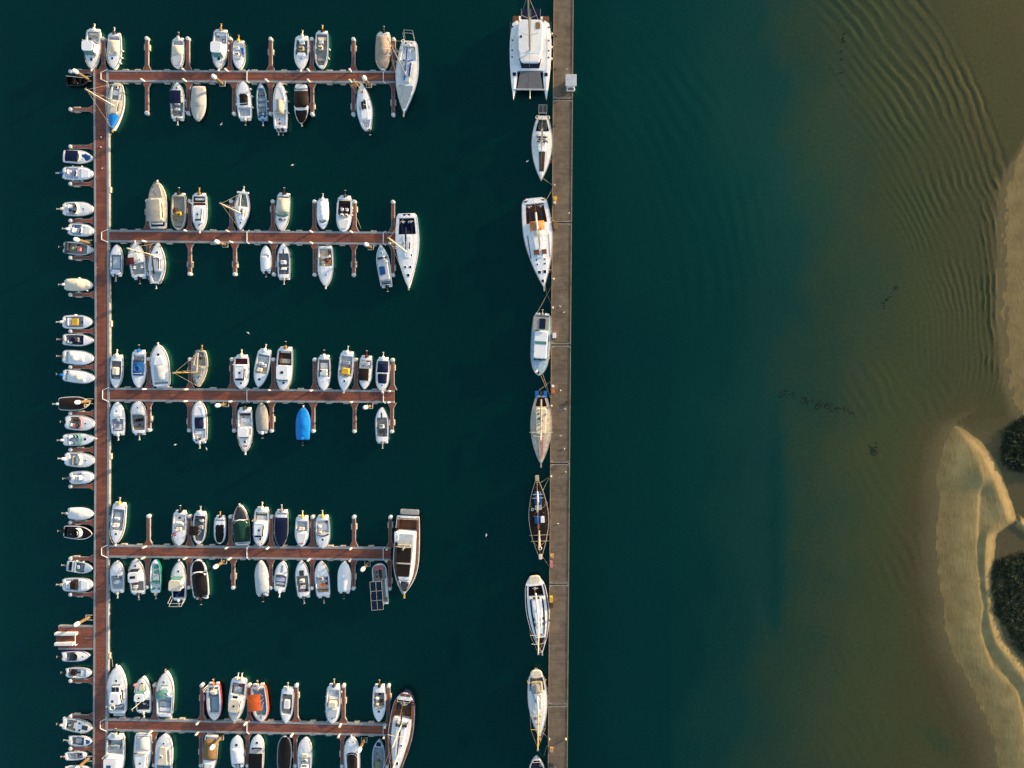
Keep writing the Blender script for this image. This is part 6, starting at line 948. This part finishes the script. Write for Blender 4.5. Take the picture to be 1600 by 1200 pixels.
# --- mooring lines on the quay side
def rope(a, b, lab, sag=.25, r=.035):
    A = P(*a); Bv = P(*b); n = 8; pts = []
    for i in range(n + 1):
        t = i / n; p = A.lerp(Bv, t); pts.append((p.x, p.y, p.z - sag * 4 * t * (1 - t)))
    g = MB(); g.path(pts, r, 5); o = g.obj('mooring_rope', 'rope', None, origin=P(*a)); tag(o, lab, 'rope', 'mooring ropes')
rope((848,278,1.2),(865.5,290.5,1.05),'rope from the narrow white sailboat bow down to the quay')
rope((865.5,290.5,1.05),(853,313,1.4),'rope from the quay up to the large white yacht stern',.2)
rope((850,436,1.4),(864,417,1.05),'rope from the large white yacht bow up to the quay')
rope((850,440,1.4),(855,462,.7),'rope hanging below the large white yacht bow')
rope((864,443,1.05),(838,491,1.4),'long rope from the quay to the boxy cabin boat stern',.35)
rope((856,462,.9),(864,482,1.05),'short rope crossing above the boxy cabin boat')
rope((845,587,1.3),(860,622,1.05),'left of two ropes from the cabin boat bow to the quay')
rope((848,585,1.3),(861.5,624,1.05),'right of two ropes from the cabin boat bow to the quay')
rope((842,610,1.4),(863,594,1.05),'rope from the blue panel sailboat stern to the quay')
rope((845,754,1.5),(861,744,1.05),'upper rope from the schooner bow to the quay')
rope((848,767,1.5),(858,747,1.05),'lower rope from the schooner bow to the quay')
rope((846,868,1.5),(860,888,1.05),'rope from the schooner stern down to the quay')
rope((846,1144,1.3),(858.5,1156,1.05),'rope from the yellow sterned sailboat bow to the quay')
rope((850,1181,1.0),(855,1165,1.05),'rope from the bottommost boat up to the quay')
rope((171,1019,.6),(176,1042,1.2),'rope from the walkway to the large cruiser bow above the fifth arm')
rope((176,203,1.0),(170,214,.6),'rope from the blue tarpaulin sailboat bow to the walkway')
rope((557,340,.6),(564,357,.6),'thin rope from a second arm finger tip to the arm',.1)
# --- gulls
def gull(x, y, z, rot, lab):
    p = P(x, y, z); g = MB(); rows = []
    for t, rr in ((-.32, .01), (-.2, .07), (0, .11), (.2, .08), (.28, .05), (.34, .055), (.40, .01)): rows.append([(rr * math.cos(R(a)), t, rr * .8 * math.sin(R(a))) for a in range(0, 361, 60)])
    g.grid(rows, flip=True)
    for sd in (-1, 1): g.add([(0, .1, .04), (sd * .35, .17, .14), (sd * .75, -.06, .06), (sd * .33, .0, .12), (0, -.12, .04), (0, .1, .02), (sd * .35, .17, .12), (sd * .75, -.06, .05), (sd * .33, 0, .1), (0, -.12, .02)], [(0, 1, 3, 4), (1, 2, 3), (9, 8, 6, 5), (8, 7, 6)])
    o = g.obj('gull', 'white', smooth=False); o.location = p; o.scale = (.5, .5, .5); o.rotation_euler = (0, 0, rot); tag(o, lab, 'bird', 'gulls over the water')
gull(457,258,6,.4,'gull over the open water between the top and second arms'); gull(388,520,9,2.5,'gull over the water just above the third arm boats'); gull(346,194,1,1,'gull low over the water below the grey covered boat')
gull(274,695,1,.3,'left gull of two below the third arm'); gull(323,701,1,1.9,'right gull of two below the third arm'); gull(760,836,9,1.4,'gull alone over open water between the fourth arm and the quay'); gull(824,252,1,.7,'gull on the water left of the narrow white sailboat')
for x, y, r_ in ((158.5,214.5,.5),(158,230,1.2),(160,263,2),(875,478.5,1),(881,488,2.2),(876,610,.3),(883,639,1.3),(876,681,2),(882,701,.1),(872,818,1.2),(884,737,.7),(889,333,2.6)):
    w_ = 'walkway' if x < 200 else 'quay'; near = {214.5:'highest',230:'second',263:'third',478.5:'above the boxy cabin boat',488:'at the right of its pair above the cabin boat',610:'beside the brown box',639:'right of the blue panel boat',681:'beside the cream sailboat mast',701:'below the cream sailboat',818:'beside the schooner',737:'near the schooner bow',333:'beside the large yacht stern'}[y]
    p = P(x, y, DZ if x < 200 else QZ); g = MB(); g.ball((0, 0, .13), .10, .22, .11, 8, 5); g.ball((0, .22, .24), .06, .07, .06, 6, 4); g.tube((0, 0, 0), (0, 0, .08), .02, 4); g.ball((0, -.22, .12), .05, .14, .03, 6, 4)
    o = g.obj('gull', 'white', smooth=True); o.location = p; o.scale = (.6, .6, .6); o.rotation_euler = (0, 0, r_); tag(o, f'white gull standing on the {w_}, {near}', 'bird', 'gulls standing on decks')
